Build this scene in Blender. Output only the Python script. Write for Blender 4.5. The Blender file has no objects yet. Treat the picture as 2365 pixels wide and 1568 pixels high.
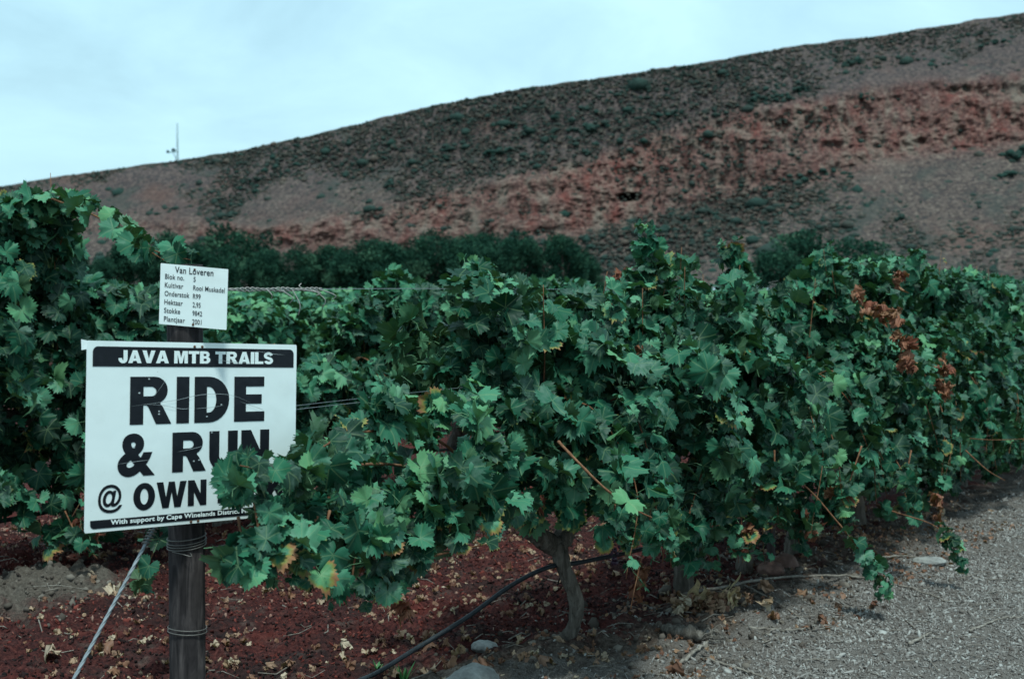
import bpy, math, random
import numpy as np
from mathutils import Vector, Matrix
R = math.radians
rng = np.random.default_rng(11)
random.seed(11)
SC = bpy.context.scene
COL = SC.collection

# ------------------------------------------------------------------ camera, sky, sun, exposure
CAM_H = 1.55
PITCH = math.atan(116 / 3285)
cam_d = bpy.data.cameras.new("camera")
cam_d.lens = 50; cam_d.sensor_width = 36
cam_d.clip_start = 0.05; cam_d.clip_end = 6000
cam_d.dof.use_dof = True; cam_d.dof.focus_distance = 5.2; cam_d.dof.aperture_fstop = 5.0
cam = bpy.data.objects.new("camera", cam_d); COL.objects.link(cam)
cam.location = (0, 0, CAM_H); cam.rotation_euler = (R(90) - PITCH, 0, 0)
SC.camera = cam

SUN_ELEV, SUN_AZ = R(66), R(166)          # azimuth measured clockwise from +Y
world = bpy.data.worlds.new("World"); SC.world = world; world.use_nodes = True
def build_world():
    nt = world.node_tree; N = nt.nodes; L = nt.links; N.clear()
    out = N.new("ShaderNodeOutputWorld"); bg = N.new("ShaderNodeBackground")
    sky = N.new("ShaderNodeTexSky"); sky.sky_type = 'NISHITA'; sky.sun_disc = False
    sky.sun_elevation = SUN_ELEV; sky.sun_rotation = SUN_AZ; sky.air_density = 1.2; sky.dust_density = 1.5
    tc = N.new("ShaderNodeTexCoord"); mp = N.new("ShaderNodeMapping"); mp.inputs["Scale"].default_value = (2.2, 2.2, 5.0)
    mp.inputs["Rotation"].default_value = (0.0, 0.12, 0.3)
    n1 = N.new("ShaderNodeTexNoise"); n1.inputs["Scale"].default_value = 2.6; n1.inputs["Detail"].default_value = 7; n1.inputs["Roughness"].default_value = 0.55
    n1.inputs["Distortion"].default_value = 0.4
    r1 = N.new("ShaderNodeMapRange"); r1.inputs[1].default_value = 0.34; r1.inputs[2].default_value = 0.66; r1.inputs[3].default_value = 0.72; r1.inputs[4].default_value = 1.0
    cl = N.new("ShaderNodeMix"); cl.data_type = 'RGBA'
    cl.inputs[6].default_value = (4.2, 7.7, 9.2, 1); cl.inputs[7].default_value = (6.6, 9.8, 11.0, 1)
    mix = N.new("ShaderNodeMix"); mix.data_type = 'RGBA'
    bg.inputs["Strength"].default_value = 0.1
    L.new(tc.outputs["Generated"], mp.inputs[0]); L.new(mp.outputs[0], n1.inputs["Vector"]); L.new(n1.outputs[0], r1.inputs[0])
    L.new(n1.outputs[0], cl.inputs[0])
    L.new(r1.outputs[0], mix.inputs[0]); L.new(sky.outputs[0], mix.inputs[6]); L.new(cl.outputs[2], mix.inputs[7])
    L.new(mix.outputs[2], bg.inputs[0]); L.new(bg.outputs[0], out.inputs[0])
build_world()
sun_d = bpy.data.lights.new("sun", 'SUN'); sun_d.energy = 3.2; sun_d.angle = R(7); sun_d.color = (0.84, 1.0, 0.95)
sun = bpy.data.objects.new("sun", sun_d); COL.objects.link(sun)
sd = Vector((math.sin(SUN_AZ) * math.cos(SUN_ELEV), math.cos(SUN_AZ) * math.cos(SUN_ELEV), math.sin(SUN_ELEV)))
sun.rotation_euler = sd.to_track_quat('Z', 'Y').to_euler()
sun.location = sd * 50
SC.view_settings.view_transform = 'Standard'; SC.view_settings.look = 'None'
SC.view_settings.exposure = 0.15; SC.view_settings.gamma = 1.0

# ------------------------------------------------------------------ helpers
def tag(o, label=None, cat=None, group=None, kind=None):
    if label: o["label"] = label
    if cat: o["category"] = cat
    if group: o["group"] = group
    if kind: o["kind"] = kind
    return o
def empty(name, loc, label=None, cat=None, group=None):
    o = bpy.data.objects.new(name, None); COL.objects.link(o); o.location = loc; o.empty_display_size = 0.1
    return tag(o, label, cat, group)
def link(name, me, parent=None):
    o = bpy.data.objects.new(name, me); COL.objects.link(o)
    if parent is not None:
        o.parent = parent
        if parent.parent is None: o.location = -Vector(parent.location)      # meshes are written in world coordinates
    return o
def tri_mesh(name, V, F, mat, attrs=None, smooth=True):
    V = np.ascontiguousarray(V, dtype=np.float32); F = np.ascontiguousarray(F, dtype=np.int32)
    me = bpy.data.meshes.new(name)
    me.vertices.add(len(V)); me.vertices.foreach_set("co", V.ravel())
    k = F.shape[1]
    me.loops.add(F.size); me.loops.foreach_set("vertex_index", F.ravel())
    me.polygons.add(len(F)); me.polygons.foreach_set("loop_start", np.arange(len(F), dtype=np.int32) * k)
    if smooth: me.polygons.foreach_set("use_smooth", np.ones(len(F), dtype=bool))
    for nm, a in (attrs or {}).items():
        a = np.ascontiguousarray(a, dtype=np.float32)
        if a.ndim == 1:
            me.attributes.new(nm, 'FLOAT', 'POINT').data.foreach_set("value", a)
        else:
            me.attributes.new(nm, 'FLOAT_VECTOR', 'POINT').data.foreach_set("vector", a.ravel())
    me.update(calc_edges=True)
    me.materials.append(mat)
    return me
class MB:
    """collects polygons; build() makes ONE mesh object"""
    def __init__(s): s.v = []; s.f = []
    def add(s, V, F):
        b = len(s.v); s.v += [tuple(p) for p in V]; s.f += [tuple(i + b for i in f) for f in F]
    def tube(s, pts, rad, seg=8, cap=True, jit=0.0):
        pts = [Vector(p) for p in pts]; n = len(pts)
        rad = [rad] * n if not hasattr(rad, '__len__') else rad
        V = []; F = []; prev = None
        for i, p in enumerate(pts):
            d = (pts[min(i + 1, n - 1)] - pts[max(i - 1, 0)])
            d = d.normalized() if d.length > 1e-9 else Vector((0, 0, 1))
            if prev is None:
                a = d.orthogonal().normalized()
            else:
                a = (prev - d * prev.dot(d))
                a = a.normalized() if a.length > 1e-6 else d.orthogonal().normalized()
            prev = a; b = d.cross(a)
            for k in range(seg):
                t = 2 * math.pi * k / seg
                r = rad[i] * (1 + (random.uniform(-jit, jit) if jit else 0))
                V.append(p + (a * math.cos(t) + b * math.sin(t)) * r)
        for i in range(n - 1):
            for k in range(seg):
                F.append((i * seg + k, i * seg + (k + 1) % seg, (i + 1) * seg + (k + 1) % seg, (i + 1) * seg + k))
        if cap:
            F.append(tuple(range(seg))[::-1]); F.append(tuple((n - 1) * seg + k for k in range(seg)))
        s.add(V, F)
    def build(s, name, mat, parent=None, smooth=True):
        me = bpy.data.meshes.new(name); me.from_pydata(s.v, [], s.f)
        if smooth:
            for p in me.polygons: p.use_smooth = True
        me.materials.append(mat); me.update()
        return link(name, me, parent)
def spline(P, n):
    """Catmull-Rom through P"""
    P = [np.array(p, float) for p in P]
    P = [2 * P[0] - P[1]] + P + [2 * P[-1] - P[-2]]
    out = []; m = len(P) - 3
    for i in range(n):
        u = i / (n - 1) * m; k = min(int(u), m - 1); t = u - k
        a, b, c, d = P[k:k + 4]
        out.append(0.5 * ((2 * b) + (c - a) * t + (2 * a - 5 * b + 4 * c - d) * t * t + (3 * b - a - 3 * c + d) * t ** 3))
    return np.array(out)
def _hash(i, j, k, s):
    h = (i * 374761393 + j * 668265263 + k * 2147483647 + s * 1274126177) & 0xffffffff
    h = ((h ^ (h >> 13)) * 1274126177) & 0xffffffff
    return ((h ^ (h >> 16)) & 0xffff) / 65535.0
def vnoise(p, s=0):
    p = np.atleast_2d(np.asarray(p, float)); i = np.floor(p).astype(np.int64); f = p - i; f = f * f * (3 - 2 * f)
    r = 0
    for a in (0, 1):
        for b in (0, 1):
            for c in (0, 1):
                w = (f[:, 0] if a else 1 - f[:, 0]) * (f[:, 1] if b else 1 - f[:, 1]) * (f[:, 2] if c else 1 - f[:, 2])
                r = r + w * _hash(i[:, 0] + a, i[:, 1] + b, i[:, 2] + c, s)
    return r
def fbm(p, s=0, o=4, g=0.5):
    a = 1; t = 0; r = 0; p = np.asarray(p, float)
    for k in range(o):
        r = r + a * vnoise(p * 2 ** k, s + k * 17); t += a; a *= g
    return r / t
def unit(v): return v / np.maximum(np.linalg.norm(v, axis=-1, keepdims=True), 1e-9)
# the ground plan is measured off the photograph: a pixel of a 2365 x 1568 view and a distance give a place
FPX, CX, CY = 3285.0, 1182.5, 784.0
def at(px, py, Y):
    x = (px - CX) / FPX; y = (CY - py) / FPX
    dy = math.cos(PITCH) + y * math.sin(PITCH); dz = -math.sin(PITCH) + y * math.cos(PITCH)
    return np.array([x / dy * Y, Y, CAM_H + dz / dy * Y])
def proj(p):
    dy = p[1]; dz = p[2] - CAM_H
    zc = dy * math.cos(PITCH) - dz * math.sin(PITCH); yc = dy * math.sin(PITCH) + dz * math.cos(PITCH)
    return CX + FPX * p[0] / zc, CY - FPX * yc / zc
P0 = np.array([-0.985, 4.30]); TD = np.array([0.55, 0.835]); ND = np.array([0.835, -0.55]); ROWGAP = 3.15
def row(t, n, z, k=1):
    xy = P0 + TD * t + ND * (n - (k - 1) * ROWGAP)
    return np.array([xy[0], xy[1], z])
def tn(x, y):
    dx = x - P0[0]; dy = y - P0[1]
    return dx * TD[0] + dy * TD[1], dx * ND[0] + dy * ND[1]
sstep = lambda a, b, x: (lambda t: t * t * (3 - 2 * t))(np.clip((x - a) / (b - a), 0, 1))

# ------------------------------------------------------------------ materials
class NT:
    def __init__(s, name):
        s.m = bpy.data.materials.new(name); s.m.use_nodes = True; s.t = s.m.node_tree; s.t.nodes.clear()
        s.out = s.t.nodes.new("ShaderNodeOutputMaterial")
    def n(s, typ, **kw):
        nd = s.t.nodes.new("ShaderNode" + typ)
        for k, v in kw.items(): setattr(nd, k, v)
        return nd
    def l(s, a, b): s.t.links.new(a, b)
    def noise(s, scale, detail=4, rough=0.55, vec=None, dist=0.0):
        nd = s.n("TexNoise"); nd.inputs["Scale"].default_value = scale; nd.inputs["Detail"].default_value = detail
        nd.inputs["Roughness"].default_value = rough; nd.inputs["Distortion"].default_value = dist
        if vec is not None: s.l(vec, nd.inputs["Vector"])
        return nd.outputs[0]
    def ramp(s, fac, stops):
        nd = s.n("ValToRGB"); e = nd.color_ramp.elements
        while len(e) < len(stops): e.new(0.5)
        for k, (p, c) in enumerate(stops):
            e[k].position = p; e[k].color = (*c, 1) if len(c) == 3 else c
        s.l(fac, nd.inputs[0]); return nd.outputs[0]
    def mix(s, fac, a, b, mode='MIX'):
        nd = s.n("Mix", data_type='RGBA', blend_type=mode)
        for i, v in ((0, fac), (6, a), (7, b)):
            if isinstance(v, (int, float)): nd.inputs[i].default_value = v
            elif isinstance(v, tuple): nd.inputs[i].default_value = (*v, 1)
            else: s.l(v, nd.inputs[i])
        return nd.outputs[2]
    def math(s, op, a, b=None, c=None, clamp=False):
        nd = s.n("Math", operation=op, use_clamp=clamp)
        for i, v in enumerate((a, b, c)):
            if v is None: continue
            if isinstance(v, (int, float)): nd.inputs[i].default_value = v
            else: s.l(v, nd.inputs[i])
        return nd.outputs[0]
    def rng(s, v, a, b, c, d):
        nd = s.n("MapRange"); s.l(v, nd.inputs[0])
        for i, q in enumerate((a, b, c, d)): nd.inputs[i + 1].default_value = q
        return nd.outputs[0]
    def attr(s, name): return s.n("Attribute", attribute_name=name)
    def coord(s): return s.n("TexCoord").outputs["Object"]
    def mapv(s, vec, scale):
        nd = s.n("Mapping"); nd.inputs["Scale"].default_value = scale; s.l(vec, nd.inputs[0]); return nd.outputs[0]
    def bump(s, h, strength, dist):
        nd = s.n("Bump"); nd.inputs["Strength"].default_value = strength; nd.inputs["Distance"].default_value = dist
        s.l(h, nd.inputs["Height"]); return nd.outputs[0]
    def pbsdf(s, color, rough=0.8, spec=0.3, metal=0.0, normal=None):
        b = s.n("BsdfPrincipled")
        for nm, v in (("Base Color", color), ("Roughness", rough), ("Specular IOR Level", spec), ("Metallic", metal)):
            if isinstance(v, tuple): b.inputs[nm].default_value = (*v, 1)
            elif isinstance(v, (int, float)): b.inputs[nm].default_value = v
            else: s.l(v, b.inputs[nm])
        if normal is not None: s.l(normal, b.inputs["Normal"])
        return b
    def done(s, sh):
        s.l(sh.outputs[0], s.out.inputs[0]); return s.m
def leaf_material(name, stops, dry=False, trans=0.09):
    """grape leaf: colour by leaf (lc.z), pale veins from the leaf's own coordinates, browned rim on old leaves (age), paler underside"""
    k = NT(name)
    a = k.attr("lc"); sp = k.n("SeparateXYZ"); k.l(a.outputs["Vector"], sp.inputs[0])
    x, y, rnd = sp.outputs; age = k.attr("age").outputs["Fac"]
    base = k.ramp(rnd, stops)
    oc = k.coord()
    mott = k.noise(38, 3, 0.6, oc); dust = k.noise(5, 3, 0.6, oc)
    base = k.mix(k.math('MULTIPLY', k.rng(mott, 0.35, 0.75, 0.0, 0.75), k.math('MULTIPLY', k.rng(dust, 0.38, 0.66, 0.05, 1.0), k.rng(k.math('FRACT', k.math('MULTIPLY', rnd, 37.0)), 0.35, 1.0, 0.1, 1.25))), base, (0.17, 0.235, 0.195) if not dry else (0.30, 0.14, 0.07))
    # veins: five rays from the petiole
    r = k.math('SQRT', k.math('ADD', k.math('MULTIPLY', x, x), k.math('MULTIPLY', y, y)))
    ang = k.math('ABSOLUTE', k.math('ARCTAN2', x, y))
    d = k.math('ABSOLUTE', ang)
    for c in (0.87, 1.86):
        d = k.math('MINIMUM', d, k.math('ABSOLUTE', k.math('SUBTRACT', ang, c)))
    dv = k.math('MULTIPLY', d, r)
    vein = k.rng(dv, 0.008, 0.035, 0.30, 0.0)
    base = k.mix(vein, base, (0.20, 0.27, 0.13) if not dry else (0.25, 0.12, 0.05))
    # ageing: rim first
    rim = k.math('ADD', k.math('MULTIPLY', r, 0.8), k.math('MULTIPLY', mott, 0.55))
    lim = k.math('SUBTRACT', 1.42, age)
    m1 = k.rng(k.math('SUBTRACT', rim, lim), -0.14, 0.02, 0, 1)
    m2 = k.rng(k.math('SUBTRACT', rim, lim), -0.02, 0.12, 0, 1)
    base = k.mix(m1, base, (0.22, 0.21, 0.05)); base = k.mix(m2, base, (0.26, 0.12, 0.06))
    geo = k.n("NewGeometry")
    under = k.mix(0.45, base, (0.085, 0.16, 0.075) if not dry else (0.30, 0.18, 0.10))
    col = k.mix(geo.outputs["Backfacing"], base, under)
    rough = k.rng(mott, 0.3, 0.7, 0.42, 0.62)
    bmp = k.bump(k.math('ADD', k.math('MULTIPLY', vein, -0.6), k.math('MULTIPLY', k.noise(120, 2, 0.5, oc), 0.5)), 0.35, 0.004)
    b = k.pbsdf(col, rough, 0.17, 0.0, bmp)
    tr = k.n("BsdfTranslucent"); k.l(k.mix(1.0, col, (1.25, 1.4, 0.55), 'MULTIPLY'), tr.inputs[0])
    ms = k.n("MixShader"); ms.inputs[0].default_value = trans
    k.l(b.outputs[0], ms.inputs[1]); k.l(tr.outputs[0], ms.inputs[2])
    return k.done(ms)
LEAF_STOPS = [(0.0, (0.002, 0.019, 0.009)), (0.3, (0.004, 0.040, 0.020)), (0.6, (0.010, 0.076, 0.040)), (0.82, (0.034, 0.150, 0.082)), (0.94, (0.080, 0.230, 0.130)), (1.0, (0.095, 0.240, 0.110))]
M_LEAF = leaf_material("vine_leaf", LEAF_STOPS)
M_DRY = leaf_material("dried_leaf", [(0.0, (0.11, 0.032, 0.022)), (0.5, (0.185, 0.055, 0.034)), (1.0, (0.29, 0.125, 0.075))], dry=True, trans=0.12)
M_LITTER = leaf_material("litter_leaf", [(0.0, (0.11, 0.045, 0.03)), (0.35, (0.21, 0.105, 0.07)), (0.75, (0.36, 0.24, 0.165)), (1.0, (0.50, 0.41, 0.31))], dry=True, trans=0.1)
def wood_material(name, c0, c1, c2, vs=(30, 30, 3), bump=0.5):
    k = NT(name); oc = k.coord()
    g = k.noise(1.0, 6, 0.62, k.mapv(oc, vs), 0.6); g2 = k.noise(9, 4, 0.6, oc)
    col = k.ramp(g, [(0.28, c0), (0.5, c1), (0.72, c2)])
    col = k.mix(k.rng(g2, 0.45, 0.75, 0, 0.55), col, tuple(v * 0.55 for v in c0))
    return k.done(k.pbsdf(col, 0.85, 0.15, 0, k.bump(g, bump, 0.012)))
M_POST = wood_material("weathered_post_wood", (0.010, 0.008, 0.009), (0.036, 0.029, 0.030), (0.125, 0.10, 0.098), (34, 34, 4.0))
M_BARK = wood_material("vine_bark", (0.036, 0.029, 0.025), (0.12, 0.098, 0.082), (0.27, 0.23, 0.20), (42, 42, 6), 1.0)
M_LATH = wood_material("trellis_post_wood", (0.06, 0.045, 0.045), (0.12, 0.09, 0.09), (0.2, 0.16, 0.15), (40, 40, 3))
M_CANE = wood_material("cane_bark", (0.10, 0.04, 0.022), (0.19, 0.085, 0.045), (0.27, 0.14, 0.08), (50, 50, 50), 0.2)
M_STICK = wood_material("dry_stick", (0.10, 0.08, 0.065), (0.21, 0.175, 0.15), (0.34, 0.30, 0.26), (40, 40, 40), 0.3)
def plain(name, c, rough=0.6, spec=0.4, metal=0.0, var=0.25, sc=20, bump=0.0):
    k = NT(name); oc = k.coord(); g = k.noise(sc, 5, 0.6, oc)
    col = k.mix(k.rng(g, 0.3, 0.7, 0, 1), tuple(v * (1 - var) for v in c), tuple(min(1, v * (1 + var)) for v in c))
    return k.done(k.pbsdf(col, rough, spec, metal, k.bump(g, bump, 0.01) if bump else None))
M_WIRE = plain("galvanised_wire", (0.22, 0.24, 0.26), 0.6, 0.35, 0.2)
M_RUSTWIRE = plain("dull_wire", (0.16, 0.145, 0.135), 0.6, 0.4, 0.5)
M_PIPE = plain("black_polythene", (0.016, 0.020, 0.025), 0.5, 0.3, 0, 0.5, 60)
M_RUST = plain("rusty_screw", (0.12, 0.055, 0.03), 0.7, 0.3, 0.3)
M_STEEL = plain("mast_steel", (0.30, 0.40, 0.42), 0.6, 0.3, 0.0)
M_DISH = plain("dish_paint", (0.10, 0.16, 0.18), 0.6)
M_GRAPE = plain("grape_skin", (0.035, 0.012, 0.03), 0.4, 0.4, 0, 0.5, 60)
def sign_white():
    k = NT("white_sign_paint"); oc = k.coord()
    d = k.noise(7, 6, 0.7, oc); sp = k.noise(90, 2, 0.5, oc)
    col = k.mix(k.rng(d, 0.52, 0.8, 0, 0.35), (0.76, 0.80, 0.79), (0.60, 0.61, 0.59))
    col = k.mix(k.rng(sp, 0.74, 0.80, 0, 0.6), col, (0.42, 0.40, 0.36))
    return k.done(k.pbsdf(col, 0.42, 0.4, 0, k.bump(k.noise(9, 2, 0.5, oc), 0.25, 0.01)))
def sign_black():
    k = NT("black_sign_vinyl"); oc = k.coord()
    d = k.noise(14, 6, 0.7, oc)
    col = k.mix(k.rng(d, 0.55, 0.85, 0, 0.6), (0.008, 0.009, 0.013), (0.03, 0.033, 0.04))
    return k.done(k.pbsdf(col, 0.5, 0.22, 0, k.bump(k.noise(11, 2, 0.5, oc), 0.5, 0.012)))
M_WHITE, M_BLACK = sign_white(), sign_black()
M_PRINT = plain("faded_print", (0.035, 0.038, 0.045), 0.6, 0.3, 0, 0.4, 90)
M_SCRATCH = plain("scratched_vinyl", (0.35, 0.37, 0.38), 0.6)
def rock_material(name, a, b, c, sc=9):
    k = NT(name); oc = k.coord(); g = k.noise(sc, 8, 0.65, oc); h = k.noise(sc * 5, 4, 0.6, oc)
    col = k.ramp(g, [(0.3, a), (0.5, b), (0.7, c)]); col = k.mix(k.rng(h, 0.4, 0.7, 0, 0.4), col, tuple(v * 0.6 for v in a))
    return k.done(k.pbsdf(col, 0.9, 0.2, 0, k.bump(h, 0.6, 0.01)))
M_STONE = rock_material("pale_stone", (0.15, 0.14, 0.132), (0.265, 0.255, 0.24), (0.36, 0.35, 0.33))
M_REDSTONE = rock_material("reddish_stone", (0.10, 0.055, 0.045), (0.16, 0.09, 0.075), (0.22, 0.14, 0.12))
M_CHIP = NT("gravel_chip")
def chip_material():
    k = M_CHIP; c = k.attr("tint").outputs["Fac"]
    col = k.ramp(c, [(0.0, (0.065, 0.045, 0.037)), (0.35, (0.165, 0.142, 0.13)), (0.75, (0.265, 0.24, 0.225)), (1.0, (0.37, 0.35, 0.33))])
    return k.done(k.pbsdf(col, 0.85, 0.2))
M_CHIP = chip_material()
def mulch_piece_material():
    k = NT("mulch_piece"); c = k.attr("tint").outputs["Fac"]
    col = k.ramp(c, [(0.0, (0.008, 0.006, 0.006)), (0.35, (0.030, 0.012, 0.012)), (0.62, (0.095, 0.020, 0.016)), (0.86, (0.18, 0.042, 0.032)), (1.0, (0.25, 0.14, 0.11))])
    return k.done(k.pbsdf(col, 0.9, 0.15))
M_MULCH = mulch_piece_material()
def ground_material():
    k = NT("vineyard_soil"); oc = k.coord()
    z = k.attr("zone"); sp = k.n("SeparateXYZ"); k.l(z.outputs["Vector"], sp.inputs[0]); path, sand, far = sp.outputs
    g1 = k.noise(6, 6, 0.62, oc); g2 = k.noise(55, 5, 0.65, oc); g3 = k.noise(160, 3, 0.6, oc)
    mul = k.ramp(g2, [(0.3, (0.014, 0.007, 0.008)), (0.47, (0.055, 0.016, 0.015)), (0.62, (0.11, 0.032, 0.027)), (0.8, (0.17, 0.08, 0.064))])
    g4 = k.noise(1.7, 4, 0.6, oc)
    mul = k.mix(k.rng(g1, 0.52, 0.7, 0, 0.45), mul, (0.075, 0.055, 0.05)); mul = k.mix(k.rng(g4, 0.5, 0.62, 0, 0.7), mul, (0.022, 0.016, 0.016)); mul = k.mix(k.rng(g4, 0.46, 0.36, 0, 0.45), mul, (0.14, 0.03, 0.024))
    dirt = k.ramp(g2, [(0.3, (0.040, 0.028, 0.023)), (0.5, (0.095, 0.070, 0.058)), (0.72, (0.19, 0.15, 0.125))])
    snd = k.ramp(g2, [(0.3, (0.075, 0.060, 0.050)), (0.6, (0.135, 0.110, 0.092)), (0.8, (0.20, 0.17, 0.145))])
    grv = k.ramp(g3, [(0.3, (0.075, 0.060, 0.052)), (0.5, (0.155, 0.13, 0.117)), (0.7, (0.27, 0.24, 0.22))])
    e = k.math('ADD', path, k.rng(g1, 0.3, 0.7, -0.22, 0.22))
    col = k.mix(k.rng(e, 0.08, 0.34, 0, 1), mul, dirt)
    col = k.mix(k.rng(e, 0.42, 0.72, 0, 1), col, grv)
    col = k.mix(k.rng(k.math('ADD', sand, k.rng(g1, 0.3, 0.7, -0.3, 0.3)), 0.3, 0.7, 0, 1), col, snd)
    col = k.mix(far, col, (0.10, 0.085, 0.06))
    h = k.math('ADD', k.math('MULTIPLY', g2, 1.0), k.math('MULTIPLY', g3, 0.5))
    return k.done(k.pbsdf(col, 0.95, 0.1, 0, k.bump(h, 0.9, 0.025)))
M_GROUND = ground_material()

# ------------------------------------------------------------------ ground: one sheet to the horizon
def gh(x, y):
    x = np.asarray(x, float); y = np.asarray(y, float); t, n = tn(x, y)
    near = 1 - sstep(12, 22, np.hypot(x, y))
    q = np.stack([x, y, x * 0], -1)
    z = 0.05 * (fbm(q * 0.9, 3, 3) - 0.5)
    rowbank = 0.012 * np.exp(-((n + 0.02) / 0.35) ** 2) + 0.10 * np.exp(-((n + ROWGAP + 0.1) / 0.55) ** 2) * sstep(1.2, 2.0, t)
    mound = 0.10 * np.exp(-(((t - 1.55) / 0.45) ** 2 + ((n + 2.65) / 0.45) ** 2))
    path = sstep(0.35, 1.0, n)
    sandy = np.exp(-(((t - 1.5) / 0.6) ** 2 + ((n + 2.65) / 0.42) ** 2))
    rough = (1 + 0.9 * sandy) * (0.11 * (fbm(q * 7, 9, 4, 0.6) - 0.5) + 0.05 * (fbm(q * 26, 23, 3, 0.6) - 0.5)) * (1 - 0.8 * path)
    return (z + rowbank + mound - 0.03 * path + rough) * near
def ghf(x, y): return float(np.ravel(gh(np.array([x]), np.array([y])))[0])
def axis(lo, hi, step, far, grow=1.16):
    a = list(np.arange(lo, hi + 1e-6, step)); s = step; p = a[-1]
    up = []
    while p < far: s *= grow; p += s; up.append(p)
    s = step; p = a[0]; dn = []
    while p > -far: s *= grow; p -= s; dn.append(p)
    return np.array(dn[::-1] + a + up)
def make_ground():
    xs = axis(-3.2, 3.6, 0.017, 3200); ys = axis(5.2, 9.4, 0.017, 3200)
    X, Y = np.meshgrid(xs, ys); x, y = X.ravel(), Y.ravel()
    z = gh(x, y); t, n = tn(x, y)
    V = np.stack([x, y, z], -1); nx, ny = len(xs), len(ys)
    i = (np.arange(ny - 1)[:, None] * nx + np.arange(nx - 1)[None, :]).ravel()
    F = np.stack([i, i + 1, i + nx + 1, i + nx], -1)
    q = np.stack([x, y, x * 0], -1)
    path = sstep(-0.25, 0.95, n + 0.3 * (fbm(q * 1.6, 41, 3) - 0.5) + 0.45 * sstep(2.6, 1.2, t) * sstep(-0.9, 0.0, n) )
    sand = 0.9 * np.exp(-(((t - 1.5) / 0.6) ** 2 + ((n + 2.65) / 0.42) ** 2))
    far = sstep(60, 160, np.hypot(x, y))
    o = link("ground", tri_mesh("ground", V, F, M_GROUND, {"zone": np.stack([path, sand, far], -1)}))
    tag(o, "red brown mulched vineyard soil running into a grey gravel track", "ground", kind="structure")
make_ground()

# ------------------------------------------------------------------ hill
def interp(tab, x):
    a = np.array(tab, float); return np.interp(x, a[:, 0], a[:, 1])
RIDGE = [(-900, 560), (-300, 470), (0, 432), (200, 400), (415, 371), (560, 347), (700, 318), (850, 281), (1000, 244), (1200, 205), (1400, 178), (1600, 148), (1800, 113), (2000, 86), (2200, 57), (2365, 30), (2800, -40), (3300, -80)]
ROCK_U = [(-900, 560), (250, 512), (450, 520), (620, 540), (800, 512), (950, 466), (1100, 430), (1290, 380), (1500, 312), (1750, 250), (2000, 205), (2200, 190), (2365, 172), (3300, 100)]
ROCK_L = [(-900, 560), (250, 516), (450, 545), (620, 580), (900, 590), (1100, 560), (1300, 535), (1500, 495), (1700, 445), (1900, 402), (2100, 352), (2365, 325), (3300, 300)]
HILL_Y1 = 640.0
def hill_surface(px, v):
    """px: image column it stands behind, v 0..1 from the foot to the ridge -> world point (before relief)"""
    yr = interp(RIDGE, px); py = 672 + (yr - 672) * v
    xs = (px - CX) / FPX
    yu, yl = interp(ROCK_U, px), interp(ROCK_L, px)
    vu, vl = (yu - 672) / (yr - 672), (yl - 672) / (yr - 672)
    inband = np.clip((v - vl) / np.maximum(vu - vl, 1e-3), 0, 1)
    D = 1.2 * (672 - yr) / FPX * HILL_Y1
    Y = HILL_Y1 - D * (1 - v) - 0.6 * D * (vu - vl) * inband
    yc = (CY - py) / FPX
    dy = math.cos(PITCH) + yc * math.sin(PITCH); dz = -math.sin(PITCH) + yc * math.cos(PITCH)
    return np.stack([xs / dy * Y, Y, CAM_H + dz / dy * Y], -1), py, yu, yl
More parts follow.
